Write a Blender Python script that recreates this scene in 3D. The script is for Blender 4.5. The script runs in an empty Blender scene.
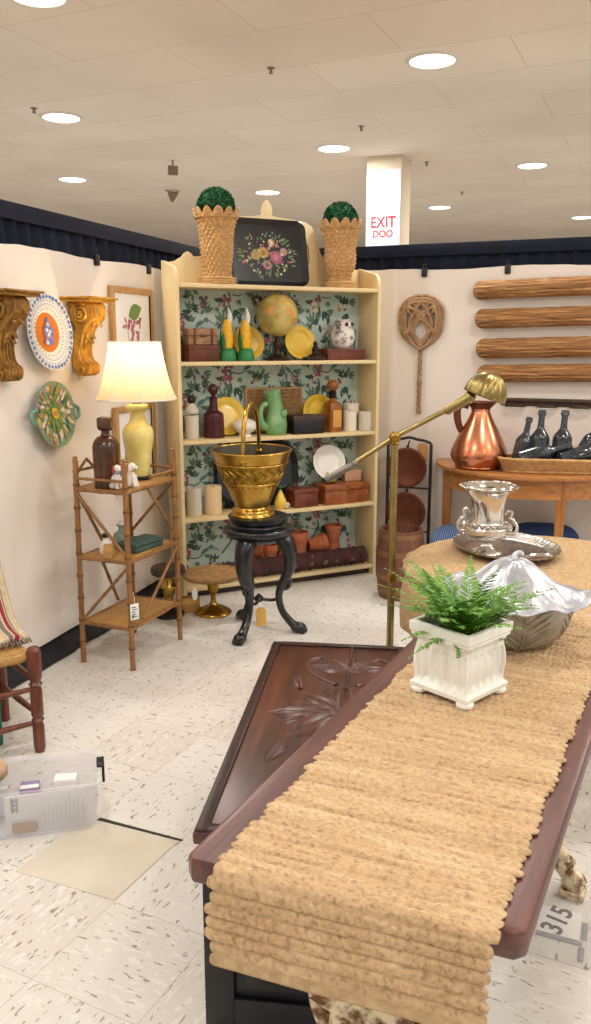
import bpy, bmesh, math, random
from math import sin, cos, pi, radians, sqrt, atan2
from mathutils import Vector, Matrix, noise

rnd = random.Random(7)
scene = bpy.context.scene
col = scene.collection

# ------------------------------------------------------------ camera, light
cam = bpy.data.cameras.new('camera')
cam.sensor_fit = 'VERTICAL'
cam.sensor_height = 36.0
cam.lens = 830 / 1024 * 36.0
cam.clip_start = 0.05
cam_o = bpy.data.objects.new('camera', cam)
col.objects.link(cam_o)
cam_o.location = (0, 0, 1.47)
cam_o.rotation_euler = (radians(90 - 11.6414), 0, 0)
scene.camera = cam_o

world = bpy.data.worlds.new('hall_light')
scene.world = world
world.use_nodes = True
wb = world.node_tree.nodes['Background']
wb.inputs[0].default_value = (1.0, 0.965, 0.935, 1)
wb.inputs[1].default_value = 0.80

vs = scene.view_settings
vs.view_transform = 'Standard'
vs.look = 'None'
vs.gamma = 1.0
vs.use_curve_mapping = False
vs.exposure = 0.12

CEIL = 3.1
DOWN_FILL_W = 20.0
DOWN_FILL_COL = (1.0, 0.965, 0.92)


# ------------------------------------------------------------ materials
def lin(h):
    if isinstance(h, str):
        h = h.lstrip('#')
        c = [int(h[i:i + 2], 16) / 255 for i in (0, 2, 4)]
    else:
        c = list(h)
    return tuple((x / 12.92 if x <= .04045 else ((x + .055) / 1.055) ** 2.4) for x in c) + (1.0,)


class Nt:
    """small node-tree helper"""
    def __init__(s, name):
        s.m = bpy.data.materials.new(name)
        s.m.use_nodes = True
        s.t = s.m.node_tree
        s.b = s.t.nodes['Principled BSDF']
        s.out = s.t.nodes['Material Output']

    def n(s, typ, **kw):
        nd = s.t.nodes.new(typ)
        for k, v in kw.items():
            if k.startswith('i_'):
                nd.inputs[k[2:].replace('_', ' ')].default_value = v
            elif k.startswith('x'):
                nd.inputs[int(k[1:])].default_value = v
            else:
                setattr(nd, k, v)
        return nd

    def l(s, a, ao, b, bi):
        s.t.links.new(a.outputs[ao], b.inputs[bi])

    def coords(s, scale=(1, 1, 1), rot=(0, 0, 0)):
        tc = s.n('ShaderNodeTexCoord')
        mp = s.n('ShaderNodeMapping')
        mp.inputs['Scale'].default_value = scale
        mp.inputs['Rotation'].default_value = rot
        s.l(tc, 'Object', mp, 'Vector')
        return mp

    def ramp(s, stops):
        r = s.n('ShaderNodeValToRGB')
        e = r.color_ramp.elements
        while len(e) < len(stops):
            e.new(0.5)
        for el, (p, c) in zip(e, stops):
            el.position = p
            el.color = c if len(c) == 4 else lin(c)
        return r

    def bump(s, src, so, strength, dist):
        b = s.n('ShaderNodeBump')
        b.inputs['Strength'].default_value = strength
        b.inputs['Distance'].default_value = dist
        s.l(src, so, b, 'Height')
        s.l(b, 'Normal', s.b, 'Normal')
        return b


def mat(name, c, rough=.5, metal=0., c2=None, scale=20, stretch=(1, 1, 1), bump=0., bdist=.002, spec=.5,
        trans=0., alpha=1., coat=0., ior=1.45, detail=4, lo=.35, hi=.65, sub=0.):
    N = Nt(name)
    b = N.b
    b.inputs['Base Color'].default_value = lin(c)
    b.inputs['Roughness'].default_value = rough
    b.inputs['Metallic'].default_value = metal
    b.inputs['Specular IOR Level'].default_value = spec
    b.inputs['Transmission Weight'].default_value = trans
    b.inputs['Coat Weight'].default_value = coat
    b.inputs['IOR'].default_value = ior
    b.inputs['Alpha'].default_value = alpha
    if c2 or bump:
        mp = N.coords(stretch)
        nz = N.n('ShaderNodeTexNoise', i_Scale=scale, i_Detail=detail, i_Roughness=.6)
        N.l(mp, 0, nz, 'Vector')
        if c2:
            r = N.ramp([(lo, lin(c)), (hi, lin(c2))])
            N.l(nz, 'Fac', r, 'Fac')
            N.l(r, 'Color', b, 'Base Color')
        if bump:
            N.bump(nz, 'Fac', bump, bdist)
    return N.m


def wood(name, c, c2, c3, rough=.45, along=0, scale=3., coat=.1, bump=.15):
    """streaky grain along local axis 0/1/2"""
    N = Nt(name)
    st = [14, 14, 14]
    st[along] = 1.0
    mp = N.coords(tuple(st))
    nz = N.n('ShaderNodeTexNoise', i_Scale=scale, i_Detail=6., i_Roughness=.65, i_Distortion=.6)
    N.l(mp, 0, nz, 'Vector')
    r = N.ramp([(.28, lin(c)), (.5, lin(c2)), (.74, lin(c3))])
    N.l(nz, 'Fac', r, 'Fac')
    N.l(r, 'Color', N.b, 'Base Color')
    N.b.inputs['Roughness'].default_value = rough
    N.b.inputs['Coat Weight'].default_value = coat
    N.b.inputs['Coat Roughness'].default_value = .25
    N.bump(nz, 'Fac', bump, .001)
    return N.m


M = {}


def mk():
    M['cream_wood'] = mat('cream_painted_wood', '#e5cfa0', .55, c2='#dfc795', scale=9, stretch=(1, 1, .3))
    M['mint_paper'] = mat('mint_paper', '#bdccc2', .8, c2='#aec1b6', scale=9)
    M['leaf_dark'] = mat('print_dark_leaf', '#3d544d', .8)
    M['leaf_mid'] = mat('print_mid_leaf', '#5e7a66', .8)
    M['leaf_blue'] = mat('print_blue_leaf', '#5b7f80', .8)
    M['print_pink'] = mat('print_pink', '#b5747f', .8)
    M['print_rose'] = mat('print_rose', '#96586a', .8)
    M['print_plum'] = mat('print_plum', '#6d5560', .8)
    M['print_ochre'] = mat('print_ochre', '#a98f54', .8)
    M['print_cream'] = mat('print_cream', '#d9cdb4', .8)
    M['print_red'] = mat('print_red', '#b4442f', .7)
    M['print_orange'] = mat('print_orange', '#df7a22', .35)
    M['print_blue'] = mat('print_blue', '#5f78b6', .35)
    M['print_green'] = mat('print_green', '#6f8b4a', .7)
    M['print_yellow'] = mat('print_yellow', '#d9b33c', .5)
    M['print_teal'] = mat('print_teal', '#6b9a84', .4)
    M['print_lilac'] = mat('print_lilac', '#9a84ae', .5)
    M['relief_ground'] = mat('olive_relief_glaze', '#8f9a6a', .3, c2='#6f9a86', scale=14, coat=.3)
    M['ink'] = mat('black_ink', '#2a2b30', .7)
    M['grey_ink'] = mat('grey_ink', '#8d9096', .7)
    M['wicker'] = mat('wicker', '#d2a870', .75, c2='#8e6236', scale=40, stretch=(1, 1, 3), bump=.2, bdist=.003, lo=.30, hi=.80)
    M['wicker_dark'] = mat('aged_wicker', '#ad8354', .7, c2='#76522e', scale=50, bump=.5, bdist=.003, lo=.3, hi=.75)
    M['reed'] = wood('split_reed', '#4c2e1a', '#a0703f', '#dcb887', .7, 0, 4., 0., .9)
    M['cane'] = mat('rattan_cane', '#b3906c', .6, c2='#8a6748', scale=30, bump=.2)
    M['bamboo'] = mat('bamboo', '#a0703f', .4, c2='#64401f', scale=16, stretch=(1, 1, .5), coat=.3, lo=.35, hi=.8)
    M['bamboo_dark'] = mat('burnt_bamboo_node', '#4e2c14', .45, c2='#6f431f', scale=60)
    M['mat_weave'] = wood('woven_shelf_mat', '#9c7038', '#b08548', '#c29a5e', .6, 0, 6., .05, .3)
    M['black_lacquer'] = mat('black_lacquer', '#090b10', .28, coat=.35, c2='#0e121b', scale=6)
    M['black_iron'] = mat('black_iron', '#17171a', .5)
    M['black_board'] = mat('black_painted_board', '#0b0d12', .4, c2='#12151c', scale=10)
    M['boxwood'] = mat('boxwood_leaf', '#1b6a3b', .6, c2='#0c4122', scale=40)
    M['fern'] = mat('fern_leaf', '#77a53a', .5, c2='#4a812a', scale=18)
    M['fern_stem'] = mat('fern_stem', '#5d8a33', .5)
    M['soil'] = mat('soil', '#3a2a1e', .95, c2='#20160f', scale=60, bump=.8)
    M['white_glaze'] = mat('white_glaze', '#eef0ea', .18, coat=.4)
    M['white_ceramic'] = mat('white_ceramic', '#e9e6df', .3, coat=.2)
    M['candle'] = mat('ivory_wax', '#e6dcc6', .5)
    M['candle_warm'] = mat('warm_wax', '#e8caa0', .5)
    M['candle_grey'] = mat('grey_wax', '#cfc8b8', .55)
    M['yellow_plate'] = mat('yellow_glaze', '#ecc94f', .2, coat=.4, c2='#dfb63c', scale=8)
    M['corn'] = mat('corn_yellow', '#efc02c', .35, c2='#d89a1a', scale=90, bump=.6, bdist=.003)
    M['corn_leaf'] = mat('corn_green', '#2b7c49', .35)
    M['jade'] = mat('jade_glaze', '#7fae74', .15, coat=.5, c2='#64965f', scale=14)
    M['oxblood'] = mat('oxblood_glaze', '#55202a', .35, c2='#3d141b', scale=20)
    M['amber'] = mat('amber_wood', '#a8692a', .4, c2='#7c4718', scale=20, coat=.2)
    M['amber_band'] = mat('amber_band', '#cf9b4c', .4)
    M['terracotta'] = mat('terracotta', '#b06a48', .85, c2='#a4512c', scale=12)
    M['brown_box'] = mat('brown_leather', '#6f3a26', .5, c2='#552a1b', scale=10)
    M['burl'] = mat('burl_wood', '#a9602e', .35, c2='#7b3c18', scale=14, coat=.3, detail=8)
    M['mahog'] = mat('red_mahogany', '#7c3a22', .35, c2='#5d2817', scale=14, coat=.3)
    M['globe'] = mat('globe_paper', '#c9b468', .4, c2='#9a8a4c', scale=7, coat=.3, lo=.42, hi=.58)
    M['globe_land'] = mat('globe_land', '#c98b3c', .4)
    M['dark_bronze'] = mat('dark_bronze', '#3a2d24', .4, .6)
    M['brass'] = mat('brass', '#c2a152', .27, 1., c2='#ad8636', scale=9, bump=.06)
    M['brass_emb'] = mat('embossed_brass', '#b08c3c', .36, 1., c2='#7d6124', scale=30)
    M['brass_pale'] = mat('antique_brass', '#a39263', .33, 1., c2='#8d7b4a', scale=12)
    M['brass_dull'] = mat('dull_brass', '#b08a3c', .35, 1., c2='#8c6a28', scale=20)
    M['copper'] = mat('copper', '#cf8f70', .27, 1., c2='#b8714f', scale=8, bump=.12, bdist=.004)
    M['copper_dark'] = mat('dark_copper', '#74432f', .45, .7, c2='#5c3526', scale=9)
    M['silver'] = mat('silver_plate', '#dedcd8', .13, 1.)
    M['silver_emb'] = mat('chased_silver', '#c9c5c0', .22, 1., c2='#8f8a86', scale=60, bump=.25, bdist=.003)
    M['pewter'] = mat('pewter_leaf', '#c6c8cd', .36, .6, c2='#a4a7b0', scale=26, bump=.5, bdist=.003)
    M['pewter_bowl'] = mat('pewter_bowl', '#b5ae9f', .42, .5, c2='#989184', scale=20, bump=.2, bdist=.003)
    M['gold_leaf'] = mat('gilt_wood', '#dba845', .36, .35, c2='#a9762a', scale=22, bump=.3, bdist=.004)
    M['gold_dark'] = mat('antique_gilt', '#a87832', .42, .35, c2='#74501f', scale=22, bump=.3, bdist=.004)
    M['oak'] = wood('honey_oak', '#875329', '#a56c36', '#bc844a', .4, 0)
    M['oak_up'] = wood('honey_oak_leg', '#825026', '#9f6632', '#b37a44', .4, 2)
    M['rosewood'] = wood('dark_rosewood', '#3d201b', '#5a322b', '#744640', .38, 1, 3., .25)
    M['carved'] = wood('carved_mahogany', '#24110c', '#4a241a', '#6b3828', .38, 1, 2., .25)
    M['carved_dark'] = mat('carving_dark', '#38201a', .4, c2='#241310', scale=30)
    M['turned'] = wood('turned_mahogany', '#4a2012', '#6a321d', '#86462b', .35, 2, 3., .3)
    M['rush'] = wood('rush', '#946a38', '#b58a4e', '#cfa868', .7, 0, 8., 0., .6)
    M['cask'] = wood('cask_stave', '#4a2a1c', '#6a402c', '#835540', .5, 2, 3., .1)
    M['cask_band'] = mat('cask_band', '#8a6546', .45, .4)
    M['navy'] = mat('navy_drape', '#070d20', .85, c2='#0a142c', scale=6)
    M['black_cloth'] = mat('black_cloth', '#14151a', .7, c2='#24262e', scale=14)
    M['sheet'] = mat('white_sheet', '#ece4dc', .9, c2='#e4dad0', scale=1.2, stretch=(1, 1, .6))
    M['clip'] = mat('black_clip', '#15161a', .4)
    M['burlap'] = mat('burlap', '#c3a67e', .95, c2='#a88a63', scale=70, bump=.4, bdist=.002)
    M['jute'] = None
    M['flowerpot_foot'] = M['white_glaze']
    M['dark_glass'] = mat('dark_glass', '#1d232b', .12, spec=.6, c2='#39424c', scale=9, coat=.6, bump=.15, bdist=.003)
    M['smoke_wood'] = mat('smoky_bottle', '#5a3116', .3, c2='#2a140a', scale=9, coat=.4)
    M['lamp_glaze'] = mat('yellow_crackle_glaze', '#e6d88e', .18, coat=.5, c2='#d6c26a', scale=12)
    M['dark_base'] = mat('ebonised_base', '#191411', .35)
    M['green_box'] = mat('green_cloth_box', '#45605a', .6, c2='#394f49', scale=20)
    M['aqua_glass'] = mat('aqua_glass', '#a9c5bd', .12, trans=.55, coat=.3)
    M['kraft'] = mat('kraft_paper', '#b98d56', .85)
    M['paper'] = mat('white_paper', '#ecebe8', .8)
    M['paper_grey'] = mat('grey_paper', '#cfd3d8', .8)
    M['manila'] = mat('manila_tag', '#d9ab5a', .8)
    M['blue_stripe'] = None
    M['blue_cloth'] = mat('blue_cloth', '#2d4470', .85, c2='#22365c', scale=10)
    M['rug_red'] = mat('kilim', '#5e3633', .95, c2='#3a2a2c', scale=24)
    M['rug_tan'] = mat('kilim_tan', '#7e6654', .95)
    M['rug_navy'] = mat('kilim_navy', '#2b3044', .95)
    M['linen'] = mat('linen', '#d2c1a2', .95, c2='#c0ab88', scale=40, bump=.3)
    M['stripe_red'] = mat('red_stripe', '#8e2b3a', .95)
    M['stripe_grey'] = mat('grey_stripe', '#77706a', .95)
    M['tin_green'] = mat('green_tin', '#136a4d', .4)
    M['ceil_metal'] = mat('white_metal_trim', '#e6ddd0', .5)
    M['sprinkler'] = mat('sprinkler_metal', '#8c7a68', .5, .4)
    M['exit_white'] = mat('sign_white', '#f4f8fc', .6)
    M['exit_red'] = mat('sign_red', '#d8303e', .6)
    M['plaster'] = mat('painted_plaster', '#efe0c8', .9)
    M['porcelain'] = mat('porcelain', '#e8e2da', .25, coat=.3)
    M['sponge'] = mat('sponged_glaze', '#e6dfd8', .3, c2='#7d6a70', scale=26, lo=.5, hi=.62)
    M['tan_cloth'] = mat('tan_bundle', '#c9ab8e', .9, c2='#a88868', scale=14, bump=.4, bdist=.006)
    M['cast_iron'] = mat('flaking_cream_iron', '#e2d3b2', .6, c2='#6b4422', scale=26, bump=.6, bdist=.006, lo=.44, hi=.60)
    M['cake_top'] = mat('straw_top', '#a8834f', .7, c2='#80603a', scale=30, bump=.3)
    M['hem'] = mat('flat_woven_hem', '#c2a680', .9, c2='#ab8f69', scale=60, bump=.3)
    M['pail_lining'] = mat('dark_lining', '#4a4536', .55, .4, c2='#332f26', scale=10)
    M['dull_iron'] = mat('dull_grey_metal', '#7b756a', .4, .7)
    M['dark_wood'] = wood('dark_rack_wood', '#2a1a14', '#3d271d', '#503527', .5, 0)
    M['dark_top'] = mat('dark_round_top', '#4a3a30', .5, c2='#382b23', scale=20)
    M['pink_box'] = mat('pink_box', '#c69a7c', .7)

    # jute cord: per-row tint and strand noise
    N = Nt('jute_cord')
    mp = N.coords((30, 55, 30))
    nz = N.n('ShaderNodeTexNoise', i_Scale=3.5, i_Detail=4., i_Roughness=.65)
    N.l(mp, 0, nz, 'Vector')
    mp2 = N.coords((2.5, 34, 6))
    n2 = N.n('ShaderNodeTexNoise', i_Scale=1.6, i_Detail=2.)
    N.l(mp2, 0, n2, 'Vector')
    r1 = N.ramp([(.36, lin('#76583a')), (.46, lin('#b69670')), (.74, lin('#d8bf98'))])
    N.l(nz, 'Fac', r1, 'Fac')
    r2 = N.ramp([(.3, lin('#ab8c66')), (.5, lin('#c3a47c')), (.7, lin('#d8bf98'))])
    N.l(n2, 'Fac', r2, 'Fac')
    mx = N.n('ShaderNodeMix', data_type='RGBA')
    mx.inputs['Factor'].default_value = .5
    N.l(r1, 'Color', mx, 'A')
    N.l(r2, 'Color', mx, 'B')
    N.l(mx, 'Result', N.b, 'Base Color')
    N.b.inputs['Roughness'].default_value = .85
    N.bump(nz, 'Fac', .5, .003)
    M['jute'] = N.m

    # blue pin stripe cloth
    N = Nt('blue_pinstripe')
    mp = N.coords((1, 1, 1))
    wv = N.n('ShaderNodeTexWave', i_Scale=22.)
    N.l(mp, 0, wv, 'Vector')
    r = N.ramp([(.3, lin('#2f5690')), (.7, lin('#8aa3c8'))])
    N.l(wv, 'Fac', r, 'Fac')
    N.l(r, 'Color', N.b, 'Base Color')
    N.b.inputs['Roughness'].default_value = .9
    M['blue_stripe'] = N.m

    # translucent lamp shade
    N = Nt('lamp_shade_silk')
    d = N.n('ShaderNodeBsdfDiffuse')
    d.inputs[0].default_value = lin('#f6ead2')
    t = N.n('ShaderNodeBsdfTranslucent')
    t.inputs[0].default_value = lin('#f8e6bb')
    mxs = N.n('ShaderNodeMixShader')
    mxs.inputs[0].default_value = .55
    N.l(d, 0, mxs, 1)
    N.l(t, 0, mxs, 2)
    N.l(mxs, 0, N.out, 0)
    M['shade'] = N.m

    # clear storage plastic
    N = Nt('clear_plastic')
    d = N.n('ShaderNodeBsdfPrincipled')
    d.inputs['Base Color'].default_value = lin('#efeff2')
    d.inputs['Roughness'].default_value = .25
    tr = N.n('ShaderNodeBsdfTransparent')
    tr.inputs[0].default_value = (.97, .97, .985, 1)
    mxs = N.n('ShaderNodeMixShader')
    mxs.inputs[0].default_value = .80
    N.l(d, 0, mxs, 1)
    N.l(tr, 0, mxs, 2)
    N.l(mxs, 0, N.out, 0)
    M['plastic'] = N.m
    N = Nt('thin_plastic_film')
    d = N.n('ShaderNodeBsdfPrincipled')
    d.inputs['Base Color'].default_value = lin('#dcdad6')
    d.inputs['Roughness'].default_value = .15
    tr = N.n('ShaderNodeBsdfTransparent')
    mxs = N.n('ShaderNodeMixShader')
    mxs.inputs[0].default_value = .86
    N.l(d, 0, mxs, 1)
    N.l(tr, 0, mxs, 2)
    N.l(mxs, 0, N.out, 0)
    M['film'] = N.m

    # downlight lens
    N = Nt('lit_downlight_lens')
    N.b.inputs['Emission Color'].default_value = (1, .95, .88, 1)
    N.b.inputs['Emission Strength'].default_value = 6.
    M['lit'] = N.m

    # vinyl tile floor, tile frame is the object's own axes (tiles 0.305)
    N = Nt('vinyl_tile')
    T = .305
    mp = N.coords((1 / T, 1 / T, 1 / T))
    ck = N.n('ShaderNodeTexChecker', i_Scale=1.0)
    N.l(mp, 0, ck, 'Vector')
    def fleck(sc, thr):
        a = N.coords(sc)
        z = N.n('ShaderNodeTexNoise', i_Scale=1., i_Detail=1.5, i_Distortion=.4)
        N.l(a, 0, z, 'Vector')
        rr = N.ramp([(thr, (0, 0, 0, 1)), (thr + .03, (1, 1, 1, 1))])
        N.l(z, 'Fac', rr, 'Fac')
        return rr
    fa, fb = fleck((95, 27, 1), .645), fleck((27, 95, 1), .645)
    ga, gb = fleck((70, 24, 1), .58), fleck((24, 70, 1), .58)
    def sel(a, b):
        m = N.n('ShaderNodeMix', data_type='RGBA')
        N.l(ck, 'Fac', m, 'Factor')
        N.l(a, 'Color', m, 'A')
        N.l(b, 'Color', m, 'B')
        return m
    f1, f2 = sel(fa, fb), sel(ga, gb)
    # one tone per tile
    sn = N.n('ShaderNodeVectorMath', operation='FLOOR')
    N.l(mp, 0, sn, 0)
    wn = N.n('ShaderNodeTexWhiteNoise')
    N.l(sn, 0, wn, 'Vector')
    base = N.ramp([(0., lin('#d3cec6')), (.5, lin('#d9d5ce')), (1., lin('#dfdcd7'))])
    N.l(wn, 'Value', base, 'Fac')
    m1 = N.n('ShaderNodeMix', data_type='RGBA')
    N.l(f2, 'Result', m1, 'Factor')
    N.l(base, 'Color', m1, 'A')
    m1.inputs['B'].default_value = lin('#dfdcd6')
    m2 = N.n('ShaderNodeMix', data_type='RGBA')
    N.l(f1, 'Result', m2, 'Factor')
    N.l(m1, 'Result', m2, 'A')
    m2.inputs['B'].default_value = lin('#988e81')
    # seams
    fr = N.n('ShaderNodeVectorMath', operation='FRACTION')
    N.l(mp, 0, fr, 0)
    sx = N.n('ShaderNodeSeparateXYZ')
    N.l(fr, 0, sx, 0)
    def edge(o):
        c = N.n('ShaderNodeMath', operation='PINGPONG')
        c.inputs[1].default_value = .5
        N.l(sx, o, c, 0)
        g = N.n('ShaderNodeMath', operation='LESS_THAN')
        g.inputs[1].default_value = .0035
        N.l(c, 0, g, 0)
        return g
    ex, ey = edge('X'), edge('Y')
    mxm = N.n('ShaderNodeMath', operation='MAXIMUM')
    N.l(ex, 0, mxm, 0)
    N.l(ey, 0, mxm, 1)
    m3 = N.n('ShaderNodeMix', data_type='RGBA')
    N.l(mxm, 0, m3, 'Factor')
    N.l(m2, 'Result', m3, 'A')
    m3.inputs['B'].default_value = lin('#b9afa2')
    N.l(m3, 'Result', N.b, 'Base Color')
    N.b.inputs['Roughness'].default_value = .38
    M['floor'] = N.m
    M['floor_old'] = mat('yellowed_tile', '#d6cfbe', .35, c2='#cdc4af', scale=4)
    M['seam_black'] = mat('black_seam', '#3a3328', .8)

    # acoustic ceiling tiles with irregular seams
    N = Nt('ceiling_tile')
    mp = N.coords((1, 1, 1))
    br = N.n('ShaderNodeTexBrick', offset=.5)
    br.inputs['Scale'].default_value = 1.0
    br.inputs['Brick Width'].default_value = 1.22
    br.inputs['Row Height'].default_value = .61
    br.inputs['Mortar Size'].default_value = .004
    br.inputs['Color1'].default_value = lin('#f6efe6')
    br.inputs['Color2'].default_value = lin('#f2e9de')
    br.inputs['Mortar'].default_value = lin('#e2d5c4')
    N.l(mp, 0, br, 'Vector')
    nz = N.n('ShaderNodeTexNoise', i_Scale=1.1, i_Detail=5.)
    N.l(mp, 0, nz, 'Vector')
    r = N.ramp([(.35, lin('#ece0d2')), (.65, lin('#fff6ea'))])
    N.l(nz, 'Fac', r, 'Fac')
    mx = N.n('ShaderNodeMix', data_type='RGBA', blend_type='MULTIPLY')
    mx.inputs['Factor'].default_value = .5
    N.l(br, 'Color', mx, 'A')
    N.l(r, 'Color', mx, 'B')
    N.l(mx, 'Result', N.b, 'Base Color')
    N.b.inputs['Roughness'].default_value = .95
    M['ceil'] = N.m


mk()


# ------------------------------------------------------------ mesh building
class MB:
    """collects shapes, then becomes ONE mesh object"""
    def __init__(s, m=None):
        s.v, s.f, s.mi = [], [], []
        s.M = m or Matrix()
        s.cur = 0

    def add(s, vs, fs, m=None):
        o = len(s.v)
        T = s.M @ m if m is not None else s.M
        s.v += [T @ Vector(p) for p in vs]
        s.f += [[i + o for i in f] for f in fs]
        s.mi += [s.cur] * len(fs)
        return s

    def bm(s, b, m=None):
        b.verts.ensure_lookup_table()
        b.verts.index_update()
        vs = [v.co.copy() for v in b.verts]
        fs = [[v.index for v in f.verts] for f in b.faces]
        b.free()
        return s.add(vs, fs, m)

    def box(s, a, c, bev=0., seg=2, m=None):
        b = bmesh.new()
        bmesh.ops.create_cube(b, size=1)
        for v in b.verts:
            v.co = Vector([a[i] + (v.co[i] + .5) * (c[i] - a[i]) for i in range(3)])
        if bev:
            bmesh.ops.bevel(b, geom=b.edges[:], offset=bev, segments=seg, profile=.5, affect='EDGES', clamp_overlap=True)
        return s.bm(b, m)

    def prism(s, pts, z0, z1, bev=0., m=None, seg=2):
        """2-D outline (x,y) extruded z0..z1"""
        b = bmesh.new()
        f = b.faces.new([b.verts.new((p[0], p[1], z0)) for p in pts])
        r = bmesh.ops.extrude_face_region(b, geom=[f])
        for e in r['geom']:
            if isinstance(e, bmesh.types.BMVert):
                e.co.z = z1
        bmesh.ops.recalc_face_normals(b, faces=b.faces[:])
        if bev:
            es = [e for e in b.edges if abs(e.verts[0].co.z - e.verts[1].co.z) < 1e-6]
            bmesh.ops.bevel(b, geom=es, offset=bev, segments=seg, profile=.5, affect='EDGES', clamp_overlap=True)
        return s.bm(b, m)

    def grid(s, fn, nu, nv, cu=False, cv=False, m=None):
        vs = [fn(i / (nu if cu else nu - 1), j / (nv if cv else nv - 1)) for i in range(nu) for j in range(nv)]
        fs = []
        for i in range(nu if cu else nu - 1):
            for j in range(nv if cv else nv - 1):
                a, b = i, (i + 1) % nu
                c, d = j, (j + 1) % nv
                fs.append([a * nv + c, b * nv + c, b * nv + d, a * nv + d])
        return s.add(vs, fs, m)

    def lathe(s, prof, seg=32, m=None, rmod=None, cap=True):
        vs, fs = [], []
        n = len(prof)
        for i in range(seg):
            t = 2 * pi * i / seg
            for (r, z) in prof:
                rr = max(r, 1e-5)
                if rmod:
                    rr = rmod(t, z, rr)
                vs.append((rr * cos(t), rr * sin(t), z))
        for i in range(seg):
            j = (i + 1) % seg
            for k in range(n - 1):
                fs.append([i * n + k, j * n + k, j * n + k + 1, i * n + k + 1])
        if cap:
            if prof[0][0] > 1e-4:
                fs.append([i * n for i in range(seg)][::-1])
            if prof[-1][0] > 1e-4:
                fs.append([i * n + n - 1 for i in range(seg)])
        return s.add(vs, fs, m)

    def tube(s, pts, r, seg=8, closed=False, m=None, flat=1.0, caps=True):
        P = [Vector(p) for p in pts]
        n = len(P)
        R = r if isinstance(r, (list, tuple)) else [r] * n
        vs, fs = [], []
        up = None
        for i in range(n):
            if closed:
                d = (P[(i + 1) % n] - P[i - 1])
            else:
                d = P[min(i + 1, n - 1)] - P[max(i - 1, 0)]
            d = d.normalized() if d.length > 1e-9 else Vector((0, 0, 1))
            if up is None:
                a = Vector((0, 0, 1)) if abs(d.z) < .9 else Vector((1, 0, 0))
                up = d.cross(a).normalized()
            up = (up - d * up.dot(d)).normalized()
            w = d.cross(up)
            for k in range(seg):
                t = 2 * pi * k / seg
                vs.append(P[i] + (up * cos(t) + w * sin(t) * flat) * R[i])
        for i in range(n if closed else n - 1):
            j = (i + 1) % n
            for k in range(seg):
                l = (k + 1) % seg
                fs.append([i * seg + k, i * seg + l, j * seg + l, j * seg + k])
        if not closed and caps:
            fs.append(list(range(seg))[::-1])
            fs.append([(n - 1) * seg + k for k in range(seg)])
        return s.add(vs, fs, m)

    def ell(s, c, r, seg=20, ring=12, m=None, fn=None):
        if not isinstance(r, (list, tuple)):
            r = (r, r, r)
        def f(u, v):
            t, p = 2 * pi * u, pi * v
            q = Vector((sin(p) * cos(t), sin(p) * sin(t), cos(p)))
            k = fn(q) if fn else 1.
            return (c[0] + r[0] * q.x * k, c[1] + r[1] * q.y * k, c[2] + r[2] * q.z * k)
        return s.grid(f, seg, ring, True, False, m)

    def leaf(s, p, d, nrm, L, W, bend=0.):
        """thin flat leaf from p along d"""
        p, d, nrm = Vector(p), Vector(d).normalized(), Vector(nrm).normalized()
        w = d.cross(nrm).normalized()
        o = [(0, 0), (.25, .42), (.55, .5), (.82, .26), (1, 0), (.82, -.26), (.55, -.5), (.25, -.42)]
        if W > .018:
            h = [(0, 0), (.08, .17), (.18, .33), (.32, .46), (.46, .5), (.60, .46), (.73, .35), (.85, .2), (.94, .07), (1, 0)]
            o = h + [(a, -b_) for a, b_ in h[-2:0:-1]]
        vs = [p + d * (a * L) + w * (b * W) + nrm * (bend * a * a * L) for a, b in o]
        return s.add(vs, [list(range(len(vs)))])

    def blob(s, p, nrm, r, n=8, jit=.25, ex=1.):
        """flat irregular dot"""
        p, nrm = Vector(p), Vector(nrm).normalized()
        a = nrm.orthogonal().normalized()
        if abs(nrm.z) < .9:
            a = Vector((0, 0, 1)) - nrm * nrm.z
            a.normalize()
        b = nrm.cross(a)
        vs = []
        for k in range(n):
            t = 2 * pi * k / n
            q = r * (1 + rnd.uniform(-jit, jit))
            vs.append(p + a * (q * cos(t) * ex) + b * (q * sin(t)))
        return s.add(vs, [list(range(n))])

    def obj(s, name, mats, parent=None, smooth=40, kind=None, label=None, solid=0., sub=0):
        me = bpy.data.meshes.new(name)
        me.from_pydata([tuple(v) for v in s.v], [], s.f)
        if not isinstance(mats, (list, tuple)):
            mats = [mats]
        for m in mats:
            me.materials.append(M[m] if isinstance(m, str) else m)
        me.polygons.foreach_set('material_index', s.mi)
        me.validate()
        b = bmesh.new()
        b.from_mesh(me)
        if len(b.faces) < 60000:
            bmesh.ops.remove_doubles(b, verts=b.verts, dist=1e-6)
        bmesh.ops.recalc_face_normals(b, faces=b.faces[:])
        b.to_mesh(me)
        b.free()
        if smooth:
            me.polygons.foreach_set('use_smooth', [True] * len(me.polygons))
            me.set_sharp_from_angle(angle=radians(smooth))
        o = bpy.data.objects.new(name, me)
        col.objects.link(o)
        if parent:
            o.parent = parent
        if kind:
            o['kind'] = kind
        if label:
            o['label'] = label
        if solid:
            sm = o.modifiers.new('thick', 'SOLIDIFY')
            sm.thickness = solid
            sm.offset = 0
        if sub:
            sb = o.modifiers.new('smooth', 'SUBSURF')
            sb.levels = sub
            sb.render_levels = sub
        return o


def thing(name, label, cat, loc=(0, 0, 0), rot=0., group=None, par=None):
    o = bpy.data.objects.new(name, None)
    o.empty_display_size = .05
    col.objects.link(o)
    o.location = loc
    o.rotation_euler = (0, 0, rot) if isinstance(rot, (int, float)) else rot
    o['label'], o['category'] = label, cat
    if group:
        o['group'] = group
    return o


def tag(o, label, cat, group=None):
    o['label'], o['category'] = label, cat
    if group:
        o['group'] = group
    return o


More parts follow.
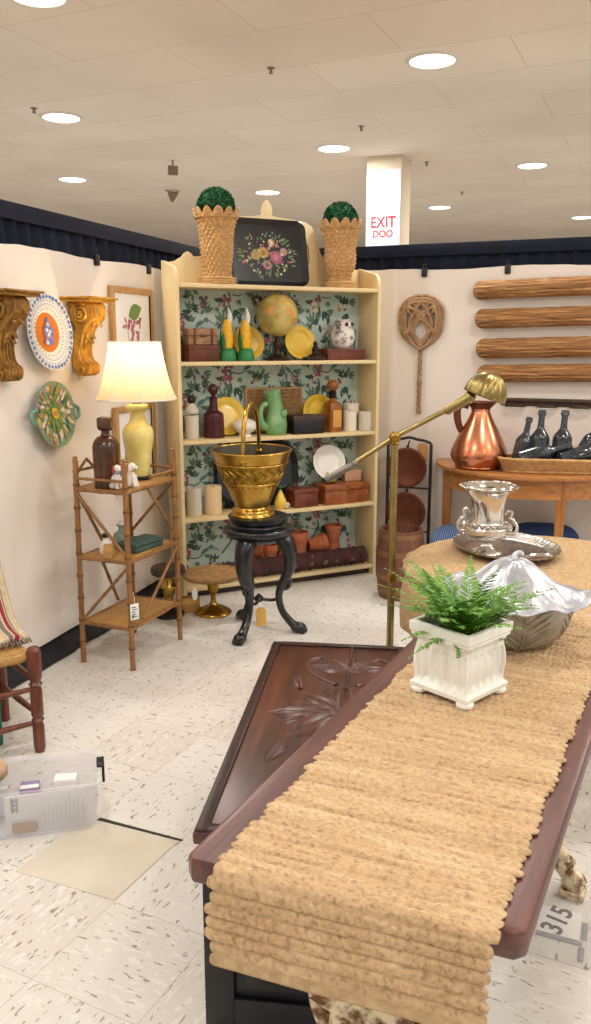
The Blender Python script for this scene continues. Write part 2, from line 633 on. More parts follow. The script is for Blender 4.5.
def dup(root, loc, rot=None, label=None, scale=None):
    r = root.copy()
    col.objects.link(r)
    r.location = loc
    if rot is not None:
        r.rotation_euler = (0, 0, rot) if isinstance(rot, (int, float)) else rot
    if label:
        r['label'] = label
    if scale:
        r.scale = scale
    for ch in list(root.children):
        c = ch.copy()
        col.objects.link(c)
        c.parent = r
        for g in list(ch.children):
            d = g.copy()
            col.objects.link(d)
            d.parent = c
    return r


class Frame:
    """a placed, turned set of axes: F(x,y,z) gives the world point"""
    def __init__(s, o, ang):
        s.o, s.a = Vector(o), ang
        s.m = Matrix.Translation(s.o) @ Matrix.Rotation(ang, 4, 'Z')

    def __call__(s, x, y, z):
        return s.m @ Vector((x, y, z))


HUT = Frame((-.617, 4.608, 0), radians(26))        # hutch: x along its front, y to its back
LW = Frame((-1.197, 3.635, 0), radians(71.5))      # left wall: x away from camera, -y into the room
RW = Frame((.37, 5.45, 0), radians(-22))           # right wall: x to the right, -y into the room
TAB = Frame((.052, .966, 0), radians(-26.8))       # runner table: y along it, x across
ETA = Frame((-.74, 3.56, 0), radians(68))          # bamboo stand: x away from camera, y towards the wall


def rx(a):
    return Matrix.Rotation(a, 4, 'X')


def ry(a):
    return Matrix.Rotation(a, 4, 'Y')


def rz(a):
    return Matrix.Rotation(a, 4, 'Z')


def tr(x, y, z):
    return Matrix.Translation((x, y, z))


def smoothpath(pts, n=8):
    """Catmull-Rom through pts"""
    P = [Vector(p) for p in pts]
    P = [P[0] * 2 - P[1]] + P + [P[-1] * 2 - P[-2]]
    out = []
    for i in range(1, len(P) - 2):
        for k in range(n):
            t = k / n
            a, b, c, d = P[i - 1], P[i], P[i + 1], P[i + 2]
            out.append(.5 * (2 * b + (c - a) * t + (2 * a - 5 * b + 4 * c - d) * t * t + (3 * b - a - 3 * c + d) * t ** 3))
    out.append(P[-2])
    return out


def lerpr(rs, n):
    """spread radii over n points"""
    out = []
    for i in range(n):
        t = i / (n - 1) * (len(rs) - 1)
        k = min(int(t), len(rs) - 2)
        out.append(rs[k] + (rs[k + 1] - rs[k]) * (t - k))
    return out


def sprof(prof, n=6):
    return [(max(p.x, 0.), p.y) for p in smoothpath([(a, b, 0) for a, b in prof], n)]

# ------------------------------------------------------------ the setting
def plane_obj(name, size, z, m, ang, down=False, kind='structure', c=(0, 0)):
    b = MB()
    h = size / 2
    b.add([(-h, -h, 0), (h, -h, 0), (h, h, 0), (-h, h, 0)], [[0, 1, 2, 3]])
    o = b.obj(name, m, smooth=0, kind=kind)
    o.location = (c[0], c[1], z)
    o.rotation_euler = (0, 0, ang)
    return o


# tile corner passes through (-.486, 1.964)
plane_obj('floor', 48.8, 0, 'floor', radians(-26.4), c=(-.486, 1.964))
ce = plane_obj('ceiling', 48.8, CEIL, 'ceil', radians(-24), c=(0.3, 6))
b = MB()
b.box((-22, 0, 0), (22, .2, CEIL))
o = b.obj('wall_back', 'plaster', kind='structure', smooth=0)
o.location = (0, 22, 0)

# column with the exit poster
b = MB()
b.box((0, 0, 0), (.325, .325, CEIL), .004)
colm = b.obj('column', 'plaster', kind='structure')
colm.location = (.647, 8.0, 0)
colm.rotation_euler = (0, 0, radians(-22))
CF = Frame((.647, 8.0, 0), radians(-22))
ex = thing('exit_sign', 'white exit poster with red letters on the column', 'sign', CF(.0, -.004, 2.0), radians(-22))
b = MB()
b.box((.004, -.002, 0), (.321, .003, .98), .001)
b.obj('poster_sheet', 'exit_white', ex)


def text_obj(name, txt, size, m, parent, loc, rot, depth=.001, sx=1., label=None):
    cu = bpy.data.curves.new(name, 'FONT')
    cu.body = txt
    cu.size = size
    cu.extrude = depth
    cu.offset = size * .02
    cu.align_x = 'CENTER'
    cu.align_y = 'CENTER'
    cu.materials.append(M[m])
    tmp = bpy.data.objects.new('lettering_curve', cu)
    col.objects.link(tmp)
    bpy.context.view_layer.update()
    me = bpy.data.meshes.new_from_object(tmp.evaluated_get(bpy.context.evaluated_depsgraph_get()))
    bpy.data.objects.remove(tmp)
    bpy.data.curves.remove(cu)
    o = bpy.data.objects.new(name, me)
    col.objects.link(o)
    o.parent = parent
    o.location = loc
    o.rotation_euler = rot
    o.scale = (sx, 1, 1)
    if label:
        o['label'] = label
    return o


text_obj('exit_lettering', 'EXIT', .135, 'exit_red', ex, (.163, -.004, .525), (pi / 2, 0, 0), sx=.85)
text_obj('small_lettering', 'DOO', .085, 'exit_red', ex, (.163, -.004, .425), (pi / 2, 0, 0), sx=.95)


# hung white sheets
def sheet(name, fr, x0, x1, z0, z1, folds, amp=.004):
    b = MB()
    nu, nv = int((x1 - x0) / .022), 44
    def fn(u, v):
        x = x0 + (x1 - x0) * u
        z = z0 + (z1 - z0) * v
        y = noise.noise((x * 1.6, z * 1.1, 3.)) * .010 + noise.noise((x * 5, z * 2.2, 9.)) * amp
        for (fx, w, a) in folds:
            t = (x - fx) / w
            if abs(t) < 1:
                y -= a * (1 - t * t) * (.6 + .4 * sin(t * 9 + z))
        zz = z + (.006 * sin(x * 7.3) + .004 * noise.noise((x * 9, 0, 0))) * (v > .97)
        return (x, y, zz)
    b.grid(fn, nu, nv)
    o = b.obj(name, 'sheet', kind='structure', smooth=180)
    o.location = fr.o
    o.rotation_euler = (0, 0, fr.a)
    return o


sheet('wall_left', LW, -3.2, 2.25, .075, 1.868, [(.66, .012, .006), (1.225, .05, .012), (1.33, .05, .02), (1.42, .04, .02), (1.52, .05, .02)])
sheet('wall_right', RW, -.85, 3.4, .05, 1.90, [(.50, .012, .006), (-.3, .05, .02), (.25, .04, .008), (2.0, .02, .006)])


def drape(fr, x0, x1, label):
    t = thing('pipe_drape', label, 'drape', fr.o, fr.a)
    b = MB()
    nu = int((x1 - x0) / .010)
    def fn(u, v):
        x = x0 + (x1 - x0) * u
        z = v * 2.02
        ph = x * 62 + 5 * noise.noise((x * 1.3, 0, 0))
        y = .095 + (.011 + .006 * noise.noise((x * 3, 1, 0))) * sin(ph)
        return (x, y, z)
    b.grid(fn, nu, 5)
    b.obj('curtain', 'navy', t, smooth=180)
    b = MB()
    b.tube([(x0, .09, 2.035), (x1, .09, 2.035)], .019, 12)
    b.box((x0, .068, 1.985), (x1, .074, 2.058), .002)
    b.box((x0, .106, 1.985), (x1, .112, 2.058), .002)
    b.obj('rod_pocket', 'navy', t)
    return t


drape(LW, -3.2, 2.12, 'navy pleated pipe-and-drape showing above the left white sheet')
drape(RW, -.70, 3.4, 'navy pleated pipe-and-drape showing above the right white sheet')

# trailing black cloth along the foot of the left wall
b = MB()
def fn(u, v):
    x = -3.2 + 4.55 * u
    y = .075 - .15 * v
    z = .10 * (1 - v) ** 1.5 + .006 + .010 * abs(noise.noise((x * 6, v * 3, 0))) * (1 - .6 * v)
    return (x, y + .012 * noise.noise((x * 5, 0, 4)), z)
b.grid(fn, 160, 12)
o = b.obj('floor_cloth', 'black_cloth', smooth=180, solid=.003)
o.location = LW.o
o.rotation_euler = (0, 0, LW.a)
tag(o, 'black cloth hem trailing on the floor along the left sheet', 'cloth')

# clips that hold the sheets to the drape rail
def clip(fr, x, z, label):
    t = thing('drape_clip', label, 'clip', fr(x, -.006, z), fr.a, 'black clips holding the sheets')
    b = MB()
    b.box((-.017, -.012, -.03), (.017, .01, .022), .004)
    b.obj('jaw', 'clip', t)
    b = MB()
    b.tube([(-.009, -.004, .02), (-.009, -.004, .045), (.009, -.004, .045), (.009, -.004, .02)], .003, 6)
    b.obj('wire_lever', 'clip', t)

clip(LW, .66, 1.865, 'black clip on the left sheet above the gold bracket')
clip(LW, 1.19, 1.862, 'black clip on the left sheet beside the cream hutch')
clip(RW, .455, 1.885, 'black clip on the right sheet above the rattan beater')
clip(RW, .955, 1.888, 'black clip on the right sheet above the long wicker troughs')

# yellowed loose tile and the open black joint beside it
P1, P2, A0 = Vector((-.486, 1.964, 0)), Vector((-.345, 2.245, 0)), Vector((-.760, 2.075, 0))
Dn = A0 + (P2 - P1)
b = MB()
def q(a, bb): return P1 + (A0 - P1) * a + (P2 - P1) * bb
b.prism([q(.01, .02)[:2], q(1.13, .02)[:2], q(1.13, .97)[:2], q(.01, .97)[:2]], 0., .0016, .0005)
b.obj('floor_tile', 'floor_old', kind='structure', smooth=0)
b = MB()
b.prism([q(-.02, .985)[:2], q(1., .985)[:2], q(1., 1.025)[:2], q(-.02, 1.01)[:2]], 0., .002)
o = b.obj('trim_1', 'seam_black', kind='structure', smooth=0)


# ceiling downlights (lens emits; an area lamp just under it gives the light), plus unseen added lamps
LIGHTS = [(.81, 5.35, 'round recessed ceiling light nearest the white column, large and bright'),
          (-1.74, 6.63, 'round recessed ceiling light above the left navy drape'),
          (.33, 7.64, 'round recessed ceiling light just left of the white column'),
          (-2.29, 9.04, 'small far ceiling light at the left, above the drape'),
          (-.31, 9.8, 'small far ceiling light above the black floral tray'),
          (2.24, 8.35, 'round recessed ceiling light right of the white column'),
          (1.79, 10.86, 'small far ceiling light low beside the right of the column'),
          (3.85, 11.71, 'small far ceiling light at the right edge of the photo'),
          (-1.24, 4.40, 'round recessed ceiling light cut by the top left edge')]
HIDDEN = [(x, y) for x in (-8.5, -6., -3.8, 3.9, 6.2, 8.6) for y in (-4.5, -1.8, 1., 4., 7.) if abs(x) > .42 * max(y, 0) + 1.2] + [(-7.5, 11), (-9, 15), (8, 11), (9.5, 15), (-8.5, 19), (9.5, 19), (6.6, 9)] + [(1.35, 3.05), (-.75, 2.1), (1.9, .75), (-.2, -.2), (-2.9, 3.3), (3.3, 4.4), (-2.3, .2), (2.9, 2.2), (.9, -2.)]  # out-of-view lamps without lenses; outer grid added to brighten hall floor and ceiling
lens0 = None
lamp_data = bpy.data.lights.new('downlight_or_fill_lamp', 'AREA')
lamp_data.shape = 'DISK'
lamp_data.size = .26
lamp_data.energy = DOWN_FILL_W
lamp_data.color = DOWN_FILL_COL
for i, (x, y, lab) in enumerate(LIGHTS + [(x, y, None) for x, y in HIDDEN]):
    if lab:
        if lens0 is None:
            t = thing('ceiling_light', lab, 'ceiling light', (x, y, CEIL), 0, 'recessed ceiling lights')
            b = MB()
            b.lathe([(.13, -.004), (.135, -.012), (.155, -.010), (.165, 0)], 40, cap=False)
            b.obj('trim_ring', 'ceil_metal', t)
            b = MB()
            b.lathe([(0, -.006), (.133, -.006)], 40, cap=False)
            b.obj('lens', 'lit', t)
            lens0 = t
        else:
            dup(lens0, (x, y, CEIL), 0, lab)
    lo = bpy.data.objects.new('downlight_or_fill_lamp', lamp_data)
    col.objects.link(lo)
    lo.location = (x, y, CEIL - .03)

# sprinkler heads and ceiling hangers
sp0 = None
for x, y, lab in [(-1.87, 6.39, 'sprinkler head in the ceiling at the left, above the drape'),
                  (-.15, 5.5, 'sprinkler head in the ceiling nearest the camera, top centre'),
                  (.51, 6.9, 'sprinkler head in the ceiling between two lights, left of the column'),
                  (1.22, 8.21, 'sprinkler head in the ceiling just right of the column'),
                  (1.86, 9.8, 'far sprinkler head in the ceiling right of the column')]:
    if sp0 is None:
        sp0 = thing('sprinkler_head', lab, 'sprinkler', (x, y, CEIL), 0, 'ceiling sprinklers')
        sp0.scale = (.55, .55, .55)
        b = MB()
        b.lathe([(.045, 0), (.045, -.006), (.014, -.012), (.012, -.03), (.008, -.045)], 16)
        b.obj('body', 'sprinkler', sp0)
        b = MB()
        b.lathe([(.004, -.045), (.024, -.056), (.024, -.06), (.0, -.06)], 16)
        b.tube([(-.012, 0, -.03), (-.018, 0, -.045), (-.006, 0, -.057)], .003, 6)
        b.tube([(.012, 0, -.03), (.018, 0, -.045), (.006, 0, -.057)], .003, 6)
        b.obj('deflector', 'sprinkler', sp0)
    else:
        dup(sp0, (x, y, CEIL), 0, lab, (.55, .55, .55))
t = thing('ceiling_hanger', 'small square metal ceiling hanger near the left lights', 'hanger', (-1.13, 8.13, CEIL), .3)
b = MB()
b.tube([(0, 0, 0), (0, 0, -.05)], .008, 8)
b.obj('rod', 'sprinkler', t)
b = MB()
b.box((-.045, -.02, -.13), (.045, .02, -.05), .006)
b.obj('block', 'sprinkler', t)
t = thing('ceiling_hanger', 'dark wedge-shaped ceiling hanger left of the left topiary', 'hanger', (-1.35, 9.68, CEIL), .2)
t.scale = (.68, .68, .68)
b = MB()
b.tube([(-.13, 0, -.01), (.0, 0, -.035), (.1, 0, -.02)], .008, 8)
b.obj('rod', 'sprinkler', t)
b = MB()
b.prism([(-.09, -.04), (.09, -.04), (.03, -.14), (-.01, -.19), (-.05, -.16)], -.03, .03, .004, m=rx(pi / 2))
b.obj('wedge', 'sprinkler', t)

# ------------------------------------------------------------ hutch
HX, HW, HD = -.030, 1.262, .245      # left end, right end, depth
SA, SB, SC, SD, ST = 1.357, .922, .474, .065, 1.777      # shelf tops
hutch = thing('hutch', 'tall cream open-shelf hutch with floral papered back and scalloped crest', 'hutch', HUT.o, HUT.a)
YZ = Matrix(((0, 0, 1, 0), (1, 0, 0, 0), (0, 1, 0, 0), (0, 0, 0, 1)))    # (a,b,c) -> x=c, y=a, z=b
side = [(0, 0), (0, 1.79), (.004, 1.82), (.02, 1.85), (.05, 1.868), (.09, 1.875), (.14, 1.885), (.19, 1.90), (HD, 1.91), (HD, 0)]
for x in (HX, HW - .022):
    b = MB()
    b.prism(side, x, x + .022, .003, m=YZ)
    b.obj('side_panel', 'cream_wood', hutch)
for z in (ST, SA, SB, SC, SD):
    b = MB()
    b.box((HX + .022, .004, z - .022), (HW - .022, HD - .014, z), .003)
    b.obj('shelf', 'cream_wood', hutch)
b = MB()
b.box((HX + .022, .05, 0), (HW - .022, .065, SD - .024), .001)
b.obj('toe_shade_strip', 'dark_wood', hutch)  # dark strip standing in for the shadow under the bottom shelf
half = [(0, 2.275), (.016, 2.262), (.03, 2.235), (.034, 2.21), (.03, 2.19), (.07, 2.18), (.16, 2.172), (.24, 2.165), (.285, 2.14),
        (.31, 2.09), (.325, 2.03), (.345, 1.985), (.375, 1.955), (.41, 1.94), (.44, 1.938), (.455, 1.955), (.475, 1.965), (.495, 1.955),
        (.51, 1.935), (.55, 1.91), (.60, 1.90)]
cx = (HX + HW) / 2
half = [(a * 1.035, z) for a, z in half]
out = [(cx + a, z) for a, z in half] + [(HW - .022, 1.70), (HX + .022, 1.70)] + [(cx - a, z) for a, z in half[::-1][:-1]]
b = MB()
b.prism(out, -.012 - 0, 0, .002, m=tr(0, HD - .012, 0) @ rx(pi / 2))
b.obj('crest_board', 'cream_wood', hutch)

# papered back: mint ground, climbing branches, leaves and blossoms printed on it
b = MB()
b.box((HX + .022, HD - .013, .02), (HW - .022, HD - .003, 1.757))
yb = HD - .0136
prt = random.Random(21)
nrm = Vector((0, -1, 0))
LAY = [0]
def py():
    LAY[0] += 1
    return yb - .0002 - (LAY[0] % 60) * .000012
def strip(pts, w):
    n = len(pts)
    y = py()
    vs = []
    for i in range(n):
        d = (pts[min(i + 1, n - 1)] - pts[max(i - 1, 0)]).normalized()
        s = Vector((-d.z, 0, d.x)) * w * (1 - .5 * i / n)
        vs += [(pts[i].x + s.x, y, pts[i].z + s.z), (pts[i].x - s.x, y, pts[i].z - s.z)]
    b.add(vs, [[2 * i, 2 * i + 1, 2 * i + 3, 2 * i + 2] for i in range(n - 1)])
def inb(p, m=.02):
    return HX + .022 + m < p[0] < HW - .022 - m and .03 < p[2] < 1.74
def lf(x, z, a, L, W, mi):
    if not inb((x, 0, z), .05):
        return
    b.cur = mi
    b.leaf((x, py(), z), (cos(a), 0, sin(a)), nrm, L, W)
def blossom(x, z, s, cols):
    for k in range(9):
        a, rr = prt.uniform(0, 6.28), s * sqrt(prt.random())
        p = (x + rr * cos(a), py(), z + rr * sin(a) * 1.3)
        if inb(p, .03):
            b.cur = prt.choice(cols)
            b.blob(p, nrm, s * prt.uniform(.22, .42), 8, .3)
mats_wp = ['mint_paper', 'leaf_dark', 'leaf_mid', 'leaf_blue', 'print_pink', 'print_rose', 'print_plum', 'print_ochre', 'print_cream']
motif = []
for _ in range(10):     # one repeat of the print, reused across and up
    motif.append([prt.random() for _ in range(12)])
for ix in range(5):
    for iz in range(4):
        ox = -.02 + ix * .295
        oz = .05 + iz * .45 + (ix % 2) * .20
        # branch
        pr = random.Random(5)
        b.cur = 1
        pts = smoothpath([(ox + .02, 0, oz - .06), (ox + .10, 0, oz + .05), (ox + .06, 0, oz + .16), (ox + .17, 0, oz + .26), (ox + .13, 0, oz + .40)], 7)
        pts = [p for p in pts if inb(p)]
        if len(pts) > 2:
            strip(pts, .005)
        pts = [p for p in smoothpath([(ox + .07, 0, oz + .15), (ox + .16, 0, oz + .13), (ox + .24, 0, oz + .19), (ox + .30, 0, oz + .16)], 6) if inb(p)]
        if len(pts) > 2:
            strip(pts, .004)
        for k in range(52):
            t = pr.random()
            px = ox + .30 * pr.random()
            pz = oz + .43 * pr.random()
            a = pr.uniform(0, 6.28)
            mi = pr.choice([1, 1, 1, 2, 2, 3])
            L = pr.uniform(.03, .066)
            if pr.random() < .55:
                for s in (-.5, 0, .5):
                    lf(px, pz, a + s, L, L * .30, mi)
            else:
                lf(px, pz, a, L, L * .4, mi)
        prt.seed(3 + ix)
        blossom(ox + .06, oz + .10, .042, [4, 4, 5, 8])
        blossom(ox + .09, oz + .17, .032, [4, 5, 5])
        blossom(ox + .22, oz + .30, .032, [6, 6, 4, 1])
        blossom(ox + .26, oz + .08, .030, [7, 6, 8])
        blossom(ox + .16, oz + .38, .024, [8, 4, 7])
b.obj('papered_back', mats_wp, hutch, smooth=0)


def at_hut(name, label, cat, x, y, z, rot=0., group=None):
    return thing(name, label, cat, HUT(x, y, z), HUT.a + rot, group)


# ---- top of the hutch: two wicker urns with boxwood balls and a floral tray
def wicker_urn(x, y, prof, ball, label, blabel):
    t = at_hut('wicker_urn', label, 'urn', x, y, ST, 0, 'scalloped wicker urns')
    b = MB()
    p = sprof(prof, 12)
    H = prof[-1][1]
    nstk = 40
    def wv(th, z, r):
        row = int(z / .023)
        return r + .0060 * sin(th * nstk / 2 + pi * row) * abs(sin(z / .023 * pi)) ** .7 + .002 * abs(sin(z / .023 * pi))
    # evenly resample rows
    rows = []
    n = 130
    for i in range(n):
        z = H * i / (n - 1)
        for (r0, z0), (r1, z1) in zip(p, p[1:]):
            if z0 <= z <= z1 + 1e-9:
                rows.append((r0 + (r1 - r0) * ((z - z0) / max(z1 - z0, 1e-9)), z))
                break
    b.lathe(rows, 132, rmod=wv, cap=False)
    b.lathe([(0, .004), (rows[0][0] * .98, .004)], 40, cap=False)
    b.lathe([(rows[-16][0] - .012, rows[-16][1]), (rows[-1][0] - .009, H)], 60, cap=False)
    b.obj('woven_body', 'wicker', t, smooth=60)
    b = MB()
    rt = rows[-1][0]
    ns = 12
    for k in range(ns):     # scalloped loops round the mouth
        a0, a1 = 2 * pi * k / ns, 2 * pi * (k + 1) / ns
        for rr, hh in ((1., .044), (.995, .036), (.99, .028), (.988, .020), (.985, .011)):
            pts = []
            for i in range(11):
                u = i / 10
                a = a0 + (a1 - a0) * u
                r = rt * rr + .010 * sin(pi * u)
                pts.append((r * cos(a), r * sin(a), H - .008 + hh * sin(pi * u)))
            b.tube(pts, .0055, 6)
    b.tube([(rt * cos(a), rt * sin(a), H - .008) for a in [2 * pi * i / 60 for i in range(60)]], .008, 8, closed=True)
    b.obj('scalloped_rim', 'wicker', t)
    b = MB()
    r0 = rows[0][0]
    for zz in (.008, .020, .033):
        b.tube([(r0 * cos(a), r0 * sin(a), zz) for a in [2 * pi * i / 60 for i in range(60)]], .0075, 8, closed=True)
    b.obj('braided_foot', 'wicker', t)
    br, bz = ball
    k = thing('boxwood_ball', blabel, 'topiary', HUT(x, y, ST + bz), 0., 'boxwood balls in the wicker urns')
    b = MB()
    b.ell((0, 0, 0), br * .93, 28, 18, fn=lambda q: 1 + .04 * noise.noise(q * 6))
    rr = random.Random(int(x * 100))
    for i in range(1500):
        z = rr.uniform(-.45, 1)
        a = rr.uniform(0, 2 * pi)
        s = sqrt(1 - z * z)
        n = Vector((s * cos(a), s * sin(a), z))
        d = (n + Vector((rr.uniform(-1, 1), rr.uniform(-1, 1), rr.uniform(-1, 1))) * .8).normalized()
        b.leaf(n * br * rr.uniform(.90, .97), d, n + Vector((rr.uniform(-.6, .6), rr.uniform(-.6, .6), rr.uniform(-.6, .6))), br * .15, br * .085)
    b.obj('leaf_ball', 'boxwood', k, smooth=0)


wicker_urn(.250, .103, [(.100, 0), (.092, .02), (.077, .06), (.079, .11), (.087, .18), (.090, .25), (.097, .31), (.111, .352), (.115, .365)], (.102, .412),
           'left straight-sided wicker urn with scalloped rim on the hutch top', 'green boxwood ball in the straight-sided left wicker urn')
wicker_urn(1.045, .125, [(.092, 0), (.086, .015), (.064, .055), (.068, .085), (.086, .13), (.091, .18), (.089, .23), (.099, .29), (.115, .355)], (.101, .395),
           'right vase-shaped wicker urn with pinched waist on the hutch top', 'green boxwood ball in the pinched-waist right wicker urn')


def rrect(w, h, r, n=8):
    out = []
    for cxx, cyy, a0 in ((w / 2 - r, h / 2 - r, 0), (-w / 2 + r, h / 2 - r, 90), (-w / 2 + r, -h / 2 + r, 180), (w / 2 - r, -h / 2 + r, 270)):
        for i in range(n + 1):
            a = radians(a0 + 90 * i / n)
            out.append((cxx + r * cos(a), cyy + r * sin(a)))
    return out


def tray_mesh(b, w, h, r, depth, flare=.02):
    """shallow tray lying in xy, rim towards +z"""
    o1, o2 = rrect(w, h, r), rrect(w - 2 * flare, h - 2 * flare, max(r - flare, .01))
    o3, o4 = rrect(w - .008, h - .008, r - .003), rrect(w - 2 * flare - .006, h - 2 * flare - .006, max(r - flare - .003, .008))
    n = len(o1)
    vs = [(x, y, depth) for x, y in o1] + [(x, y, 0) for x, y in o2] + [(x, y, .004) for x, y in o4] + [(x, y, depth + .002) for x, y in o3]
    fs = []
    for A, B in ((0, 1), (2, 3), (3, 0)):
        for i in range(n):
            j = (i + 1) % n
            fs.append([A * n + i, A * n + j, B * n + j, B * n + i])
    fs.append([n + i for i in range(n)])
    fs.append([2 * n + i for i in range(n)])
    b.add(vs, fs)


lean = 11
t = thing('tole_tray', 'black rectangular tole tray painted with a flower bouquet, leaning on the crest', 'tray',
          HUT(.590, .145, ST + .002), (radians(90 - lean), 0, HUT.a))
# local: x across, y up the tray, z towards the viewer
b = MB()
b.M = tr(0, .192, 0)
tray_mesh(b, .50, .384, .055, .028, .026)
b.obj('tray_body', 'black_lacquer', t)
b = MB()
b.M = tr(0, .192, 0)
for s in (1,):
    pts = [(s * .252, -.055, .030), (s * .256, -.03, .031), (s * .257, 0, .031), (s * .256, .03, .031), (s * .252, .055, .030)]
    b.tube(pts, .0045, 8)
b.obj('handle_edge', 'gold_dark', t, label='worn gilt edge along the tray ends')
b = MB()
fl = random.Random(4)
def pz():
    LAY[0] += 1
    return .0046 + (LAY[0] % 80) * .00001
b.M = tr(0, .185, 0)
up = Vector((0, 0, 1))
for k in range(150):
    a = fl.uniform(0, 2 * pi)
    r = sqrt(fl.random())
    x, y = .170 * r * cos(a), .125 * r * sin(a)
    b.cur = fl.choice([0, 0, 1, 2, 2, 3, 4])
    if b.cur in (0, 1):
        b.leaf((x, y, pz()), (x + fl.uniform(-.05, .05), y + fl.uniform(-.05, .05), 0), up, fl.uniform(.02, .04), .010)
    else:
        b.blob((x, y, pz()), up, fl.uniform(.003, .008), 6)
for (x, y, s, c1, c2) in [(-.025, .01, .036, 4, 5), (.055, -.015, .042, 6, 2), (-.075, -.005, .03, 4, 2), (.03, .07, .024, 4, 3), (-.005, -.06, .028, 2, 7), (.105, .02, .026, 2, 4)]:
    for k in range(9):
        a = 2 * pi * k / 9
        b.cur = c1
        b.blob((x + s * .62 * cos(a), y + s * .62 * sin(a), pz()), up, s * .36, 8, .2)
    b.cur = c2
    b.blob((x, y, pz()), up, s * .42, 10, .2)
b.obj('painted_bouquet', ['print_green', 'leaf_mid', 'print_pink', 'print_cream', 'print_ochre', 'gold_dark', 'print_rose', 'print_plum'], t, smooth=0)


# ---- shelf A
def books_box(): pass
t = at_hut('storage_box', 'brown leather box at the left end of the upper shelf, under a wicker case', 'box', .145, .12, SA, .04)
b = MB()
b.box((-.093, -.07, 0), (.093, .07, .085), .006)
b.obj('box_body', 'brown_box', t)
b = MB()
b.box((-.095, -.072, .062), (.095, .072, .09), .006)
b.obj('lid', 'brown_box', t)
t = at_hut('wicker_case', 'small striped wicker case lying on the brown leather box', 'case', .145, .12, SA + .091, -.03)
b = MB()
b.box((-.082, -.06, 0), (.082, .06, .05), .008)
for i in range(4):
    b.tube([(-.084, -.06, .008 + i * .012), (.084, -.06, .008 + i * .012)], .005, 6)
b.obj('case_body', 'cane', t)
b = MB()
b.box((-.084, -.062, .05), (.084, .062, .092), .010)
for i in range(3):
    b.tube([(-.085, -.062, .058 + i * .012), (.085, -.062, .058 + i * .012)], .005, 6)
b.obj('case_lid', 'cane', t)
b = MB()
b.box((-.02, -.069, .044), (.02, -.062, .058), .002)
for x in (-.05, .05):
    b.box((x - .006, -.0685, 0.002), (x + .006, -.06, .09), .001)
b.obj('strap', 'brown_box', t)

corn0 = None
for x, y, lab, rot in [(.292, .07, 'ear-of-corn candlestick on a green base, nearer the wicker case', .1),
                       (.405, .075, 'ear-of-corn candlestick on a green base, in front of the yellow plate', -.2)]:
    if corn0 is None:
        t = corn0 = at_hut('corn_candlestick', lab, 'candlestick', x, y, SA, rot, 'corn candlesticks')
        b = MB()
        b.lathe(sprof([(.045, 0), (.047, .02), (.043, .045), (.034, .066), (.02, .075)], 4), 20, rmod=lambda a, z, r: r * (1 + .06 * abs(sin(3 * a))))
        b.obj('base', 'corn_leaf', t)
        b = MB()
        b.lathe(sprof([(.024, .06), (.031, .10), (.031, .15), (.026, .2), (.017, .232)], 6), 24, rmod=lambda a, z, r: r * (1 + .04 * sin(12 * a) * sin(z * 500)))
        b.obj('corn_ear', 'corn', t)
        b = MB()
        for a, h in ((2.4, .13), (3.6, .10), (1.2, .09)):
            n = 8
            def g(u, v, a=a, h=h):
                z = .06 + (h) * v
                r = .033 + .006 * sin(pi * v) + .004
                w = .75 * sin(pi * min(v * .9 + .12, 1)) * (u - .5)
                return (r * cos(a + w), r * sin(a + w), z)
            b.grid(g, 7, 9)
        b.obj('husk', 'corn_leaf', t, solid=.003)
        b = MB()
        b.tube(smoothpath([(.006, -.004, .200), (.012, -.006, .23), (.012, -.006, .265), (.006, -.003, .30)], 5), lerpr([.012, .019, .020, .012, .003], 16), 12, flat=.7)
        b.obj('white_tip', 'white_ceramic', t, label='white tip')
    else:
        dup(corn0, HUT(x, y, SA), HUT.a + rot, lab)


def plate(name, label, cat, R, m, loc, rot, foot=.55, depth=.022, group=None, pattern=None, seg=56, rmod=None):
    """lies in xy facing +z"""
    t = thing(name, label, cat, loc, rot, group)
    b = MB()
    p = sprof([(0, .004), (R * .5, .004), (R * .66, .006), (R * .78, .014), (R * .98, depth), (R, depth + .001), (R * .985, depth - .005),
               (R * .8, .006), (R * .62, -.002), (R * foot, -.004), (0, -.003)], 4)
    b.lathe(p, seg, cap=False, rmod=rmod)
    b.obj('dish', m, t)
    if pattern:
        b = MB()
        mats = pattern(b, R)
        b.obj('painted_pattern', mats, t, smooth=0)
    return t


def leaned(fr, x, y, z, R, ang=14, yaw=0.):
    """centre and rotation of a plate of radius R standing on its edge on a shelf, leaning back"""
    return fr(x, y, z + R * cos(radians(ang)) + .003), (radians(90 - ang), 0, fr.a + yaw)


l, r_ = leaned(HUT, .460, .180, SA, .098)
plate('yellow_plate', 'yellow plate standing behind the corn candlesticks on the upper shelf', 'plate', .098, 'yellow_plate', l, r_, group='yellow plates on the hutch')
l, r_ = leaned(HUT, .790, .165, SA, .100)
plate('yellow_plate', 'yellow plate standing right of the globe on the upper shelf', 'plate', .100, 'yellow_plate', l, r_, group='yellow plates on the hutch')

